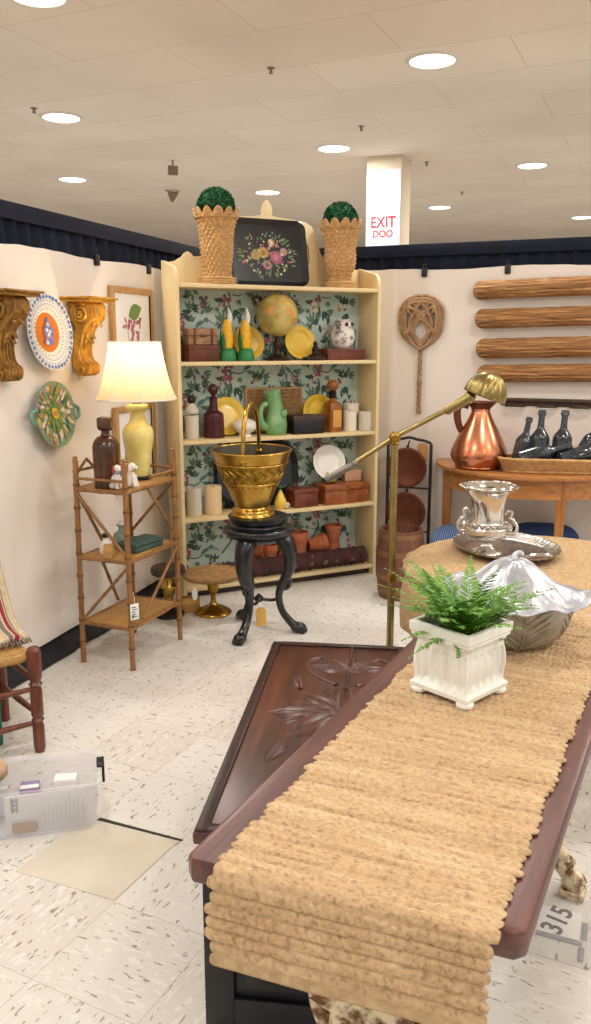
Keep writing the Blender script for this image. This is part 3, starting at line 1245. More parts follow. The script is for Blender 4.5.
t = at_hut('globe', 'antique yellowed table globe on a dark turned stand', 'globe', .620, .105, SA, .3)
b = MB()
b.lathe(sprof([(.075, 0), (.075, .012), (.05, .024), (.022, .035), (.018, .07), (.026, .095), (.014, .12), (.012, .14)], 4), 28)
b.obj('stand', 'dark_bronze', t)
b = MB()
b.ell((0, 0, .262), .122, 40, 26)
b.obj('sphere', 'globe', t)
b = MB()
gl = random.Random(12)
for (la, lo, s) in [(.5, -1.9, .5), (.1, -1.6, .35), (-.3, -1.3, .4), (.9, -1.0, .35), (.3, -.9, .25), (.2, -2.6, .4), (.75, 0.2, .5), (-.5, .9, .4), (.4, 1.6, .5)]:
    vs = [Vector((0, 0, .262)) + .1226 * Vector((cos(la) * cos(lo), cos(la) * sin(lo), sin(la)))]
    n = 14
    for k in range(n):
        a = 2 * pi * k / n
        q_ = s * gl.uniform(.5, 1.)
        L_, O_ = la + .7 * q_ * sin(a), lo + q_ * cos(a) / max(cos(la), .3)
        vs.append(Vector((0, 0, .262)) + .1228 * Vector((cos(L_) * cos(O_), cos(L_) * sin(O_), sin(L_))))
    b.add(vs, [[0, k + 1, (k + 1) % n + 1] for k in range(n)])
b.obj('land_print', 'globe_land', t, smooth=180)
b = MB()
b.tube([(.127 * sin(a) * .4, .127 * sin(a) * .92, .262 + .127 * cos(a)) for a in [pi * i / 24 for i in range(25)]], .004, 6)
b.obj('meridian', 'brass_dull', t)

t = at_hut('small_figurine', 'small dark bell-shaped figurine in front of the right yellow plate', 'figurine', .855, .075, SA)
b = MB()
b.lathe(sprof([(.055, 0), (.055, .018), (.04, .03), (.02, .045), (.024, .065), (.012, .085), (.015, .10), (.0, .115)], 4), 20)
b.obj('figure', 'dark_bronze', t)
b = MB()
b.box((-.075, -.03, 0), (.06, .03, .02), .004)
b.obj('plinth', 'black_iron', t)

t = at_hut('storage_box', 'red-brown wooden box under the owl jar on the upper shelf', 'box', 1.055, .12, SA)
b = MB()
b.box((-.13, -.075, 0), (.13, .075, .062), .004)
b.obj('box_body', 'mahog', t)
b = MB()
b.box((-.132, -.077, .048), (.132, .077, .068), .004)
b.obj('lid', 'mahog', t)
t = at_hut('owl_jar', 'white owl-shaped jar with dark sponged markings on the wooden box', 'jar', 1.066, .12, SA + .069, .25)
b = MB()
b.lathe(sprof([(.045, 0), (.062, .02), (.074, .06), (.07, .10), (.058, .118)], 6), 32)
b.obj('body', 'sponge', t)
b = MB()
b.lathe(sprof([(.058, .118), (.062, .135), (.052, .158), (.03, .172), (.0, .175)], 5), 32)
for s in (-1, 1):
    b.lathe([(.014, 0), (.008, .012), (.0, .02)], 10, m=tr(s * .034, -.01, .16))
b.obj('head_lid', 'sponge', t)
b = MB()
for s in (-1, 1):
    b.lathe([(.0, 0), (.013, .001), (.011, .006), (0, .007)], 14, m=tr(s * .022, -.055, .142) @ rx(pi / 2))
b.lathe([(.006, 0), (0, .016)], 8, m=tr(0, -.056, .130) @ rx(pi / 2 + .5))
b.obj('face', 'ink', t)

# ---- shelf B
def candle(x, y, z, r, h, m, label, group, wick=True):
    t = at_hut('pillar_candle', label, 'candle', x, y, z, 0, group)
    b = MB()
    b.lathe([(r - .003, 0), (r, .003), (r, h - .004), (r - .004, h), (r * .6, h - .003), (0, h - .005)], 28)
    b.obj('wax', m, t)
    b = MB()
    b.tube([(0, 0, h - .006), (.001, 0, h + .006), (.003, 0, h + .012)], .0014, 6)
    b.obj('wick', 'ink', t)
    return t


CG = 'pillar candles on the hutch'
candle(.082, .11, SB, .040, .135, 'candle_grey', 'ivory pillar candle at the left end of the middle shelf, carrying a round jar', CG)
t = at_hut('round_jar', 'small pale cone-topped jar with a dark ball, on the left ivory candle', 'jar', .082, .11, SB + .142)
b = MB()
b.lathe(sprof([(.034, 0), (.04, .012), (.036, .03), (.02, .05), (.013, .06)], 4), 24)
b.obj('cone', 'candle_grey', t)
b = MB()
b.ell((0, 0, .078), .024, 18, 12)
b.obj('ball', 'dark_bronze', t)

t = at_hut('decanter', 'dark oxblood red decanter with a round stopper on the middle shelf', 'decanter', .215, .11, SB, .2)
b = MB()
b.lathe(sprof([(.055, 0), (.060, .006), (.059, .06), (.058, .12), (.052, .142), (.028, .158), (.024, .18), (.022, .225), (.028, .235)], 5), 12)
b.obj('body', 'oxblood', t, smooth=25)
b = MB()
b.lathe(sprof([(.012, .235), (.013, .245), (.026, .262), (.028, .28), (.018, .3), (.006, .308), (0, .309)], 4), 24)
b.obj('stopper', 'oxblood', t)

l, r_ = leaned(HUT, .320, .180, SB, .112)
plate('yellow_plate', 'yellow plate behind the white lidded bowl on the middle shelf', 'plate', .112, 'yellow_plate', l, r_, group='yellow plates on the hutch')
l, r_ = leaned(HUT, .930, .180, SB, .112)
plate('yellow_plate', 'yellow plate behind the amber bottle on the middle shelf', 'plate', .112, 'yellow_plate', l, r_, group='yellow plates on the hutch')

t = at_hut('lidded_bowl', 'white lidded compote bowl on the middle shelf, behind the brass bucket handle', 'bowl', .405, .10, SB)
b = MB()
b.lathe(sprof([(.04, 0), (.036, .008), (.03, .016), (.05, .028), (.07, .048), (.075, .066)], 5), 32, rmod=lambda a, z, r: r * (1 + .02 * sin(12 * a)))
b.obj('bowl', 'white_ceramic', t)
b = MB()
b.lathe(sprof([(.077, .066), (.07, .078), (.045, .095), (.02, .103), (.008, .108), (.012, .118), (.008, .126), (0, .128)], 5), 32, rmod=lambda a, z, r: r * (1 + .02 * sin(12 * a)))
b.obj('lid', 'white_ceramic', t)

t = at_hut('rattan_tray', 'rectangular rattan tray standing behind the green fish jug', 'tray', .645, .200, SB)
b = MB()
for x in [-.18 + .36 * i / 26 for i in range(27)]:
    b.tube([(x, 0, .012), (x, .012, .255)], .0055, 6)
for z in [.03 + i * .024 for i in range(10)]:
    b.tube([(-.18, -.004 + z * .05, z), (.18, -.004 + z * .05, z)], .004, 6)
b.obj('woven_panel', 'wicker_dark', t)
b = MB()
b.tube([(-.185, 0, .012), (.185, 0, .012), (.185, .013, .265), (-.185, .013, .265)], .010, 10, closed=True)
b.obj('rim', 'wicker', t)

t = at_hut('fish_jug', 'jade green gurgling fish jug with a looped tail handle', 'jug', .592, .10, SB, .0)
b = MB()
path = smoothpath([(.01, 0, .0), (.012, 0, .03), (.014, 0, .08), (.012, 0, .13), (.006, 0, .18), (-.004, 0, .225), (-.012, 0, .262)], 8)
b.tube(path, lerpr([.056, .066, .070, .064, .054, .046, .044, .050, .052], len(path)), 26, caps=True)
b.obj('body', 'jade', t)
b = MB()
tail = smoothpath([(-.03, 0, .05), (-.065, 0, .055), (-.085, 0, .09), (-.086, 0, .14), (-.07, 0, .175), (-.045, 0, .185)], 8)
b.tube(tail, lerpr([.03, .026, .02, .015, .016, .02], len(tail)), 14)
b.obj('tail_handle', 'jade', t)
for s in (-1, 1):
    b = MB()
    b.leaf((.03, s * .058, .10), (.3, s * .1, .9), (0, s, .1), .06, .04)
    b.obj('fin', 'jade', t, solid=.006)
b = MB()
for s in (-1, 1):
    b.ell((-.018, s * .042, .245), .008, 10, 8)
b.obj('eye', 'leaf_mid', t)

t = at_hut('storage_box', 'small black-grey box between the fish jug and the amber bottle', 'box', .795, .085, SB, -.04)
b = MB()
b.box((-.10, -.055, 0), (.10, .055, .08), .004)
b.obj('box_body', 'black_board', t)
b = MB()
b.box((-.102, -.057, .078), (.102, .057, .112), .005)
b.obj('lid', 'dark_top', t)

t = at_hut('amber_bottle', 'square amber bottle with banded collar and round wooden stopper', 'bottle', .985, .095, SB, .12)
b = MB()
def sq(a, z, r):
    return r / max(abs(cos(a)), abs(sin(a))) ** .72
b.lathe(sprof([(.040, 0), (.046, .006), (.047, .13), (.045, .16), (.038, .178), (.02, .192), (.017, .21)], 5), 40, rmod=lambda a, z, r: sq(a, z, r) if z < .17 else sq(a, z, r) * (1 - (z - .17) / .04) + r * (z - .17) / .04)
b.obj('body', 'amber', t)
b = MB()
b.box((-.032, -.0545, .03), (.032, -.046, .135), .004)
b.obj('front_panel', 'amber_band', t)
b = MB()
for z in (.212, .226, .24):
    b.lathe(sprof([(.02, z - .007), (.028, z), (.02, z + .007)], 3), 20)
b.obj('collar', 'dark_bronze', t)
b = MB()
b.ell((0, 0, .282), .037, 24, 16)
b.obj('stopper', 'amber', t)

candle(1.105, .09, SB, .043, .122, 'candle', 'ivory pillar candle next to the amber bottle', CG)
candle(1.205, .07, SB, .043, .118, 'candle_grey', 'ivory pillar candle at the right end of the middle shelf, nearest the front', CG)
candle(1.158, .165, SB, .050, .165, 'candle', 'tallest ivory pillar candle behind the right pair on the middle shelf', CG)

# ---- shelf C
candle(.080, .10, SC, .044, .165, 'candle_grey', 'pale pillar candle at the left end of the third shelf', CG)
candle(.198, .10, SC, .050, .168, 'candle_warm', 'warm peach pillar candle on the third shelf, left of the brass bucket', CG)

t = thing('oval_tray', 'large black oval tray standing behind the brass bucket on the third shelf', 'tray', HUT(.515, .192, SC + .003), (radians(90 - 6), 0, HUT.a))
b = MB()
b.M = tr(0, .205, 0)
tray_mesh(b, .56, .41, .17, .03, .03)
b.obj('tray_body', 'black_lacquer', t)

t = at_hut('fruit_figurine', 'small yellow pear-and-flower figurine beside the brass bucket', 'figurine', .615, .06, SC)
b = MB()
b.lathe(sprof([(.026, 0), (.036, .02), (.038, .04), (.028, .07), (.016, .095), (.008, .115)], 5), 20)
b.obj('pear', 'yellow_plate', t)
b = MB()
b.tube([(0, 0, .11), (.002, 0, .13), (.008, 0, .145)], .004, 6)
for a in (0, 2, 4):
    b.leaf((.002, 0, .125), (cos(a), sin(a), .6), (0, 0, 1), .045, .022)
b.obj('leaves', 'leaf_mid', t, solid=.002)
b = MB()
for k in range(6):
    b.ell((.03 + .011 * cos(k), -.028, .025 + .011 * sin(k)), .009, 8, 6)
b.obj('blossom', 'print_cream', t)

t = at_hut('storage_box', 'plain red-brown box beside the burl box on the third shelf', 'box', .775, .09, SC, .05)
b = MB()
b.box((-.083, -.06, 0), (.083, .06, .085), .004)
b.obj('box_body', 'mahog', t)
b = MB()
b.box((-.086, -.063, .085), (.086, .063, .115), .008)
b.obj('lid', 'mahog', t)
t = at_hut('burl_box', 'long figured burl box with hinged lid at the right of the third shelf', 'box', 1.055, .11, SC, .03)
b = MB()
b.box((-.155, -.085, 0), (.155, .085, .085), .004)
b.obj('box_body', 'burl', t)
b = MB()
b.box((-.157, -.087, .087), (.157, .087, .125), .006)
b.obj('lid', 'burl', t)
b = MB()
b.box((-.01, -.090, .075), (.01, -.085, .10), .001)
b.obj('clasp', 'brass_dull', t)
R_ = .108
t = plate('white_plate', 'white plate on a small easel above the burl box', 'plate', R_, 'white_ceramic',
          HUT(.98, .135, SC + .126 + R_ * cos(radians(16)) + .02), (radians(74), 0, HUT.a - .1))
b = MB()
b.M = tr(0, -R_ - .004, .012)
b.box((-.03, -.016, -.03), (.03, .006, .03), .004)
b.box((-.026, 0, .012), (-.014, .05, .022), .003)
b.box((.014, 0, .012), (.026, .05, .022), .003)
b.obj('easel', 'brass_dull', t, label='small brass easel')
t = at_hut('keepsake_box', 'small pink-tan box standing on the right of the burl box', 'box', 1.145, .13, SC + .126, -.1)
b = MB()
b.box((-.055, -.03, 0), (.055, .03, .062), .004)
b.obj('box_body', 'pink_box', t)
b = MB()
b.box((-.057, -.032, .05), (.057, .032, .068), .004)
b.obj('lid', 'pink_box', t)

# ---- bottom shelf: rolled kilim and terracotta pots
t = at_hut('rolled_rug', 'rolled red patterned rug lying along the bottom shelf', 'rug', .13, .080, SD)
b = MB()
L_ = 1.08
def roll(u, v):
    a = 2 * pi * v
    r = .052 + .003 * noise.noise((u * 14, cos(a), sin(a)))
    return (L_ * u, r * 1.15 * cos(a), .054 + r * sin(a))
b.grid(roll, 60, 24, False, True)
for e in (0, 1):    # spiral end
    for k in range(7):
        rr = .055 * (1 - k / 7.2)
        b.lathe([(rr, 0), (rr - .004, .003 if k % 2 else .001)], 24, m=tr(L_ * e, 0, .054) @ ry(pi / 2 if e else -pi / 2), cap=False)
    b.lathe([(0, 0), (.056, 0)], 24, m=tr(L_ * e, 0, .054) @ ry(pi / 2 if e else -pi / 2), cap=False)
rg = random.Random(9)
for i in range(26):
    x = .03 + i * .041
    for a in (.5, 1.3, 2.1, 2.9):
        b.cur = rg.choice([1, 2, 0, 0])
        y, z = .056 * 1.15 * cos(a + 1.1), .054 + .0565 * sin(a + 1.1)
        n = Vector((0, cos(a + 1.1), sin(a + 1.1)))
        b.blob((x + rg.uniform(-.01, .01), y + n.y * .002, z + n.z * .002), n, rg.uniform(.008, .015), 7, .4, 1.1)
b.cur = 0
b.obj('pile', ['rug_red', 'rug_tan', 'rug_navy'], t, smooth=50)

PG = 'terracotta pots on the bottom shelf'
def pot_mesh(R, H):
    b = MB()
    b.lathe([(0, .004), (R * .62, 0), (R * .66, 0), (R * .92, H * .74), (R * 1.0, H * .75), (R * 1.04, H * .99), (R * 1.02, H), (R * .93, H), (R * .90, H * .75),
             (R * .82, H * .7), (R * .58, .012), (0, .012)], 32, cap=False)
    return b
pots = [(.58, .158, .066, .175, (0, 0), 'upright terracotta pot at the left, seen between the black stool legs'),
        (.51, .165, .050, .11, (1.35, .6), 'small terracotta pot on its side, leftmost behind the stool leg'),
        (.665, .165, .062, .12, (1.5, -1.2), 'terracotta pot lying with its mouth to the front, behind the right stool leg'),
        (.785, .160, .060, .23, (0, 0), 'tall upright terracotta pot right of the stool leg'),
        (.905, .165, .060, .12, (1.45, 1.5), 'terracotta pot lying on its side in the middle of the group at right'),
        (1.035, .162, .055, .115, (0, 0), 'upright terracotta pot raised at the right end of the bottom shelf')]
for i, (x, y, R, H, (tx, tz), lab) in enumerate(pots):
    zz = SD
    if tx:
        zz = SD + R * 1.04 + .070
    if i == 5:
        zz = SD + .135
    t = thing('terracotta_pot', lab, 'pot', HUT(x, y, zz), (tx, 0, HUT.a + tz), PG)
    bm_ = pot_mesh(R, H)
    if tx:
        for v in bm_.v:
            v.z -= H * .4
    bm_.obj('pot_wall', 'terracotta', t)
t = at_hut('terracotta_pot', 'upside-down terracotta pot under the raised pot at right', 'pot', 1.035, .162, SD + .134, 0, PG)
t.rotation_euler = (pi, 0, HUT.a)
pot_mesh(.062, .134).obj('pot_wall', 'terracotta', t)

# ------------------------------------------------------------ on the left wall
def on_wall(name, label, cat, fr, x, d, z, rot=0., group=None):
    return thing(name, label, cat, fr(x, -d, z), fr.a + rot, group)


def corbel(x0, m_, label):
    """gilt scroll bracket; x0 = near end of its slab along the wall"""
    t = on_wall('wall_bracket', label, 'bracket', LW, x0, 0.0, 1.31, 0, 'gilt scroll wall brackets')
    b = MB()
    b.box((0, -.168, .352), (.247, .0, .362), .003)
    b.box((.012, -.155, .338), (.235, .0, .352), .004)
    b.obj('slab', m_, t)
    # scroll body: outline in (out of the wall, up), swept along the wall
    up = smoothpath([(.0, .335), (.10, .337), (.135, .315), (.132, .275), (.108, .235), (.085, .19), (.068, .14), (.06, .09), (.064, .055),
                     (.086, .04), (.088, .015), (.062, .0), (.028, .004), (.006, .03)], 5) if False else None
    front = [(.0, .338), (.10, .338), (.124, .322), (.130, .292), (.118, .262), (.090, .23), (.068, .19), (.054, .14), (.050, .09), (.062, .062),
             (.084, .050), (.093, .030), (.086, .008), (.070, -.004), (.040, .0), (.020, .02), (.006, .05), (.006, .12), (.018, .18), (.03, .22), (.004, .26)]
    pts = [(p.x, p.y) for p in smoothpath([(a, c, 0) for a, c in front], 4)]
    b = MB()
    YZm = Matrix(((0, 0, 1, 0), (-1, 0, 0, 0), (0, 1, 0, 0), (0, 0, 0, 1)))
    b.prism(pts, .068, .176, .010, m=YZm)
    # raised ribs down the front
    fp = [(p.x, p.y) for p in smoothpath([(a, c, 0) for a, c in front[1:13]], 4)]
    for k, xx in enumerate((.080, .101, .122, .143, .164)):
        b.tube([(xx + .01 * sin(i * .25), -a - .001, c) for i, (a, c) in enumerate(fp)], lerpr([.008, .012, .010, .007, .006, .010], len(fp)), 8)
    b.obj('scroll_body', m_, t)
    for s, xx in ((-1, .066), (1, .178)):
        for (cy, cz, R, turns) in ((.066, .287, .046, 2.2), (.058, .026, .024, 1.8)):
            b = MB()
            n = 46
            pp = []
            for i in range(n):
                a = 2 * pi * turns * i / (n - 1)
                r = R * (1 - .82 * i / (n - 1))
                pp.append((xx + s * .004 * (1 + 1.6 * i / n), -(cy + r * cos(a + 1.)), cz + r * sin(a + 1.)))
            b.tube(pp, lerpr([.009, .008, .007, .006], n), 8)
            b.ell((xx + s * .008, -cy, cz), (.008, R * .22, R * .22), 12, 8)
            b.obj('volute', m_, t)
    b = MB()
    for k in range(5):
        zc = .30 - k * .048
        i = min(range(len(fp)), key=lambda q: abs(fp[q][1] - zc) + (0 if fp[q][0] > .06 else 9))
        a, c = fp[i]
        for s in (-1, 1):
            b.leaf((.122, -a - .006, c), (s * .8, -.2, -.55), (0, -1, .3), .052, .030, -.15)
    b.obj('acanthus', m_, t, solid=.004)
    return t


corbel(.333, 'gold_leaf', 'bright gilt scroll bracket right of the blue-rimmed plate, by the lamp')
corbel(-.262, 'gold_dark', 'darker antique gilt bracket cut by the left edge, left of the blue-rimmed plate')


def majolica(b, R):
    up = Vector((0, 0, 1))
    z = [.0]
    def zz(r):
        z[0] += .000012
        base = .004 if r < .55 * R else (.004 + (r - .55 * R) / (.45 * R) * .020)
        return base + .0012 + z[0]
    for k in range(40):     # blue lace rim
        a = 2 * pi * k / 40
        b.cur = 0
        b.blob((.93 * R * cos(a), .93 * R * sin(a), zz(.97 * R)), up, R * .055, 7, .2)
    for k in range(60):
        a = 2 * pi * k / 60 + .03
        b.cur = 1
        b.blob((.83 * R * cos(a), .83 * R * sin(a), zz(.88 * R)), up, R * .022, 6, .2)
    for rr, w in ((.735, .012), (.70, .006)):
        n = 72
        vs = []
        for i in range(n):
            a = 2 * pi * i / n
            vs += [(rr * R * cos(a), rr * R * sin(a), zz(rr * R * 1.12)), ((rr + w) * R * cos(a), (rr + w) * R * sin(a), zz(rr * R * 1.12))]
        b.cur = 0
        b.add(vs, [[2 * i, 2 * i + 1, (2 * i + 3) % (2 * n), (2 * i + 2) % (2 * n)] for i in range(n)])
    for k in range(34):
        a = 2 * pi * k / 34
        b.cur = 2
        b.blob((.62 * R * cos(a), .62 * R * sin(a), zz(.64 * R)), up, R * .026, 6, .1)
    b.cur = 3
    b.blob((0, 0, .0056), up, R * .52, 40, .0)
    b.cur = 1       # plain blue-and-white vase motif in the middle
    b.z = 0
    for (x, y, r, c) in [(0, .02, .21, 0), (0, -.20, .17, 1), (0, .22, .12, 1), (0, .34, .06, 0), (.05, .31, .05, 1), (-.06, .06, .06, 4), (.07, .02, .05, 4), (.0, -.06, .06, 4), (0, .20, .05, 4), (.0, -.22, .06, 0), (.09, -.28, .06, 0), (-.1, -.27, .06, 4), (.17, .05, .07, 1), (-.17, .02, .07, 1),
                         (.2, -.22, .06, 1), (-.18, -.25, .06, 1)]:
        b.cur = c
        z[0] += .00002
        b.blob((x * R, y * R, .0058 + z[0]), up, r * R, 10, .2)
    return ['print_blue', 'print_lilac', 'print_ochre', 'print_orange', 'white_glaze']


def wall_plate_rot(fr, tilt=4):
    return (radians(90 - tilt), 0, fr.a)


plate('wall_plate', 'white majolica plate with blue lace rim and orange centre, hung on the left sheet', 'plate', .168, 'white_glaze',
      LW(.19, -.022, 1.507), wall_plate_rot(LW, 5), pattern=majolica, rmod=lambda a, z, r: r * (1 + (.012 * sin(20 * a) if r > .15 else 0)))


def relief(b, R):
    up = Vector((0, 0, 1))
    g = random.Random(31)
    z = .006
    for k in range(230):
        a, r = g.uniform(0, 2 * pi), R * .93 * sqrt(g.random())
        b.cur = g.choice([0, 0, 1, 1, 8, 3, 8, 5, 6, 7, 7])
        z += .000015
        zb = z + (max(r / R - .6, 0) * .045)
        x, y = r * cos(a), r * sin(a)
        if b.cur in (0, 3, 8, 7):
            b.leaf((x * .72, y * .72, zb), (cos(a + g.uniform(-.7, .7)), sin(a + g.uniform(-.7, .7)), .1), up, g.uniform(.03, .055), g.uniform(.012, .022))
        else:
            b.blob((x, y, zb), up, g.uniform(.007, .016), 8, .3)
    z += .001
    for k in range(9):
        a = 2 * pi * k / 9
        b.cur = 0
        b.leaf((.02 * cos(a), .02 * sin(a), z + .002), (cos(a), sin(a), .1), up, .052, .026)
    b.cur = 1
    b.blob((0, .004, z + .006), up, .030, 12, .06, .8)
    z += .0002
    for k in range(5):
        b.cur = 8
        b.blob((-.018 + .009 * k, .004, z + .0065), up, .0035, 6, .1, 5.)
    b.cur = 4
    b.blob((.004, .006, z + .007), up, .009, 8, .2, 1.7)
    return ['print_green', 'print_yellow', 'leaf_mid', 'print_teal', 'print_orange', 'print_pink', 'print_lilac', 'print_cream', 'print_ochre']


t = plate('relief_plate', 'colourful majolica relief plate of leaves and flowers with small lug handles, below the blue-rimmed plate', 'plate', .150, 'relief_ground',
          LW(.195, -.024, 1.14), wall_plate_rot(LW, 5), pattern=relief)
for s in (-1, 1):
    b = MB()
    b.tube([(s * .148, -.03, .022), (s * .178, -.02, .02), (s * .186, .0, .018), (s * .178, .02, .02), (s * .148, .03, .022)], .009, 10)
    b.obj('lug_handle', 'print_teal', t)


def framed(x0, x1, z0, z1, label, seed):
    w, h = x1 - x0, z1 - z0
    t = on_wall('framed_print', label, 'picture', LW, x0, 0.014, z0, 0, 'framed flower prints behind the lamp')
    b = MB()
    f = .034
    for a, c in (((0, -.016, 0), (f, .006, h)), ((w - f, -.016, 0), (w, .006, h)), ((f, -.016, 0), (w - f, .006, f)), ((f, -.016, h - f), (w - f, .006, h))):
        b.box(a, c, .004)
    b.obj('frame', wood('oak_frame', '#9a7446', '#b98f58', '#cfa76c', .5, 2), t)
    b = MB()
    b.box((f, -.004, f), (w - f, .004, h - f))
    b.obj('mount', 'paper', t)
    b = MB()
    g = random.Random(seed)
    n = Vector((0, -1, 0))
    c = [0]
    def P(x, z):
        c[0] += 1
        return (x, -.0045 - c[0] * .00001, z)
    cx, cz = w * .5, h * .52
    b.cur = 0
    pts = smoothpath([(cx - .06, 0, f + .02), (cx - .045, 0, h * .35), (cx - .05, 0, h * .6), (cx + .02, 0, h * .8)], 8)
    vs = []
    for i, p in enumerate(pts):
        y = P(0, 0)[1]
        vs += [(p.x - .003, -.0046, p.z), (p.x + .003, -.0046, p.z)]
    b.add(vs, [[2 * i, 2 * i + 1, 2 * i + 3, 2 * i + 2] for i in range(len(pts) - 1)])
    b.cur = 1
    b.leaf(P(cx - .04, h * .68), (1, 0, .35), n, .15, .085)
    b.leaf(P(cx - .06, f + .05), (-.6, 0, .5), n, .05, .03)
    for k in range(34):
        b.cur = g.choice([2, 2, 3])
        u = g.random()
        x = cx - .05 + .13 * u + g.uniform(-.04, .04)
        z = h * (.62 - .36 * u * g.random()) + g.uniform(-.045, .03)
        a = g.uniform(0, 6.28)
        b.leaf(P(x, z), (cos(a), 0, sin(a)), n, g.uniform(.03, .05), g.uniform(.015, .025))
    b.obj('botanical_print', ['grey_ink', 'print_green', 'print_pink', 'print_rose'], t, smooth=0)
    return t


framed(.75, 1.195, 1.28, 1.748, 'oak framed pink flower print, upper one above the lamp shade', 2)
framed(.74, 1.17, .68, 1.13, 'oak framed red flower print, lower one behind the lamp base', 8)

# ------------------------------------------------------------ bamboo stand
eta = thing('bamboo_etagere', 'three-tier bamboo etagere with woven shelves in front of the left sheet', 'shelf stand', ETA.o, ETA.a)
EL, EW = .43, .27


def bamboo(b, p, q, r, nodes=5, seed=0):
    p, q = Vector(p), Vector(q)
    g = random.Random(seed)
    n = nodes * 6 + 1
    pts, rs = [], []
    for i in range(n):
        t = i / (n - 1)
        pts.append(p.lerp(q, t))
        k = i % 6
        rs.append(r * (1.22 if k == 0 and 0 < i < n - 1 else .97 if k in (1, 5) else 1.0 - .04 * (k == 3)))
    b.tube(pts, rs, 12)


sp = .012
for i, (x, y) in enumerate(((0, 0), (EL, 0), (0, EW), (EL, EW))):
    b = MB()
    ox, oy = (-sp if x == 0 else sp), (-sp if y == 0 else sp)
    bamboo(b, (x + ox * 0, y + oy * 0, 0), (x - ox * .6, y - oy * .6, .945), .0125, 9, i)
    b.lathe(sprof([(.010, 0), (.015, .004), (.008, .010), (.013, .018), (.006, .026), (0, .028)], 3), 14, m=tr(x - ox * .6, y - oy * .6, .943))
    leg = b.obj('leg', 'bamboo', eta)
    b = MB()
    for k in range(1, 9):
        tt = k / 9
        b.tube([(x - ox * .6 * tt, y - oy * .6 * tt, .945 * tt - .003), (x - ox * .6 * tt, y - oy * .6 * tt, .945 * tt + .003)], .0158, 12)
    b.obj('leg_nodes', 'bamboo_dark', leg)
SH = (.825, .510, .200)
for k, z in enumerate(SH):
    b = MB()
    e = .010
    b.box((e, e, z - .012), (EL - e, EW - e, z), .003)
    shf = b.obj('shelf', 'mat_weave', eta)
    b = MB()
    bamboo(b, (0, .003, z - .006), (EL, .003, z - .006), .010, 3)
    bamboo(b, (0, EW - .003, z - .006), (EL, EW - .003, z - .006), .010, 3)
    bamboo(b, (.003, 0, z - .006), (.003, EW, z - .006), .010, 2)
    bamboo(b, (EL - .003, 0, z - .006), (EL - .003, EW, z - .006), .010, 2)
    b.obj('shelf_rim', 'bamboo', shf)


def brace(p, q):
    b = MB()
    bamboo(b, p, q, .0075, 4, 3)
    b.obj('brace', 'bamboo', eta)


brace((0, EW, .81), (0, .0, .52))            # near end
brace((0, EW, .20), (0, .0, .49))
brace((.18, 0, .81), (EL, 0, .53))           # long front
brace((.10, 0, .215), (EL, 0, .49))
brace((.02, EW, .80), (.20, EW, .53))        # back
brace((.16, EW, .49), (.30, EW, .215))
brace((EL, 0.02, .80), (EL, EW, .53))
for p, q in (((0, 0, .87), (0, EW, .87)), ((0, EW, .90), (EL, EW, .90)), ((EL, 0, .875), (EL, EW, .875)), ((.20, 0, .862), (EL, 0, .862))):
    b = MB()
    bamboo(b, p, q, .0065, 4)
    b.obj('gallery_rail', 'bamboo', eta)
for p, q in (((0, EW, .87), (.10, EW, .945)), ((.10, EW, .945), (.20, EW, .86))):
    b = MB()
    bamboo(b, p, q, .0065, 2)
    b.obj('gallery_arch', 'bamboo', eta)


def at_eta(name, label, cat, x, y, z, rot=0., group=None):
    return thing(name, label, cat, ETA(x, y, z), ETA.a + rot, group)


# table lamp
lamp = at_eta('table_lamp', 'lit table lamp with yellow vase base and cream bell shade on the bamboo stand', 'lamp', .325, .135, SH[0] + .001)
b = MB()
b.lathe([(.054, 0), (.058, .004), (.058, .012), (.050, .018), (0, .018)], 36)
b.obj('plinth', 'dark_base', lamp)
b = MB()
b.lathe(sprof([(.046, .018), (.050, .04), (.060, .11), (.071, .18), (.074, .215), (.066, .245), (.044, .268), (.036, .285), (.034, .315), (.045, .328), (.052, .335), (.052, .348), (.040, .356)], 5), 40)
b.obj('vase', 'lamp_glaze', lamp)
b = MB()
b.lathe([(.022, .356), (.022, .37), (.012, .376), (.010, .42), (.016, .424), (.016, .465), (0, .465)], 20)
b.obj('socket', 'brass', lamp)
b = MB()
b.ell((0, 0, .505), (.03, .03, .042), 16, 12)
bulb = b.obj('bulb', 'lit', lamp)
b = MB()
b.tube(smoothpath([(.02, 0, .44), (.075, 0, .47), (.08, 0, .55), (.03, 0, .635), (0, 0, .642), (-.03, 0, .635), (-.08, 0, .55), (-.075, 0, .47), (-.02, 0, .44)], 6), .002, 6)
b.obj('harp', 'brass', lamp)
sz0, sz1 = .378, .640
b = MB()
prof = [(.186, sz0), (.172, sz0 + .03), (.156, sz0 + .075), (.142, sz0 + .13), (.130, sz0 + .19), (.122, sz0 + .235), (.119, sz1)]
def gore(a, z, r):
    k = 8
    return r * (1 - .035 * abs(sin(k * a / 2 + .4)) ** .6 * 0 - .03 + .03 * abs(cos(k * a / 2 + .4)))
b.lathe(sprof(prof, 4), 96, rmod=gore, cap=False)
shade = b.obj('shade', 'shade', lamp, smooth=80)
b = MB()
for k in range(8):
    a = (2 * pi * k - .8) / 8
    b.tube([(gore(a, z, r) * 1.004 * cos(a), gore(a, z, r) * 1.004 * sin(a), z) for r, z in sprof(prof, 4)], .0022, 6)
for (r, z) in ((prof[0][0], sz0), (prof[-1][0], sz1)):
    b.tube([(gore(a, z, r) * cos(a), gore(a, z, r) * sin(a), z) for a in [2 * pi * i / 96 for i in range(96)]], .0035, 6, closed=True)
b.obj('seam_trim', 'white_ceramic', shade)
b = MB()
b.lathe([(.008, .634), (.008, .641), (0, .643)], 14)
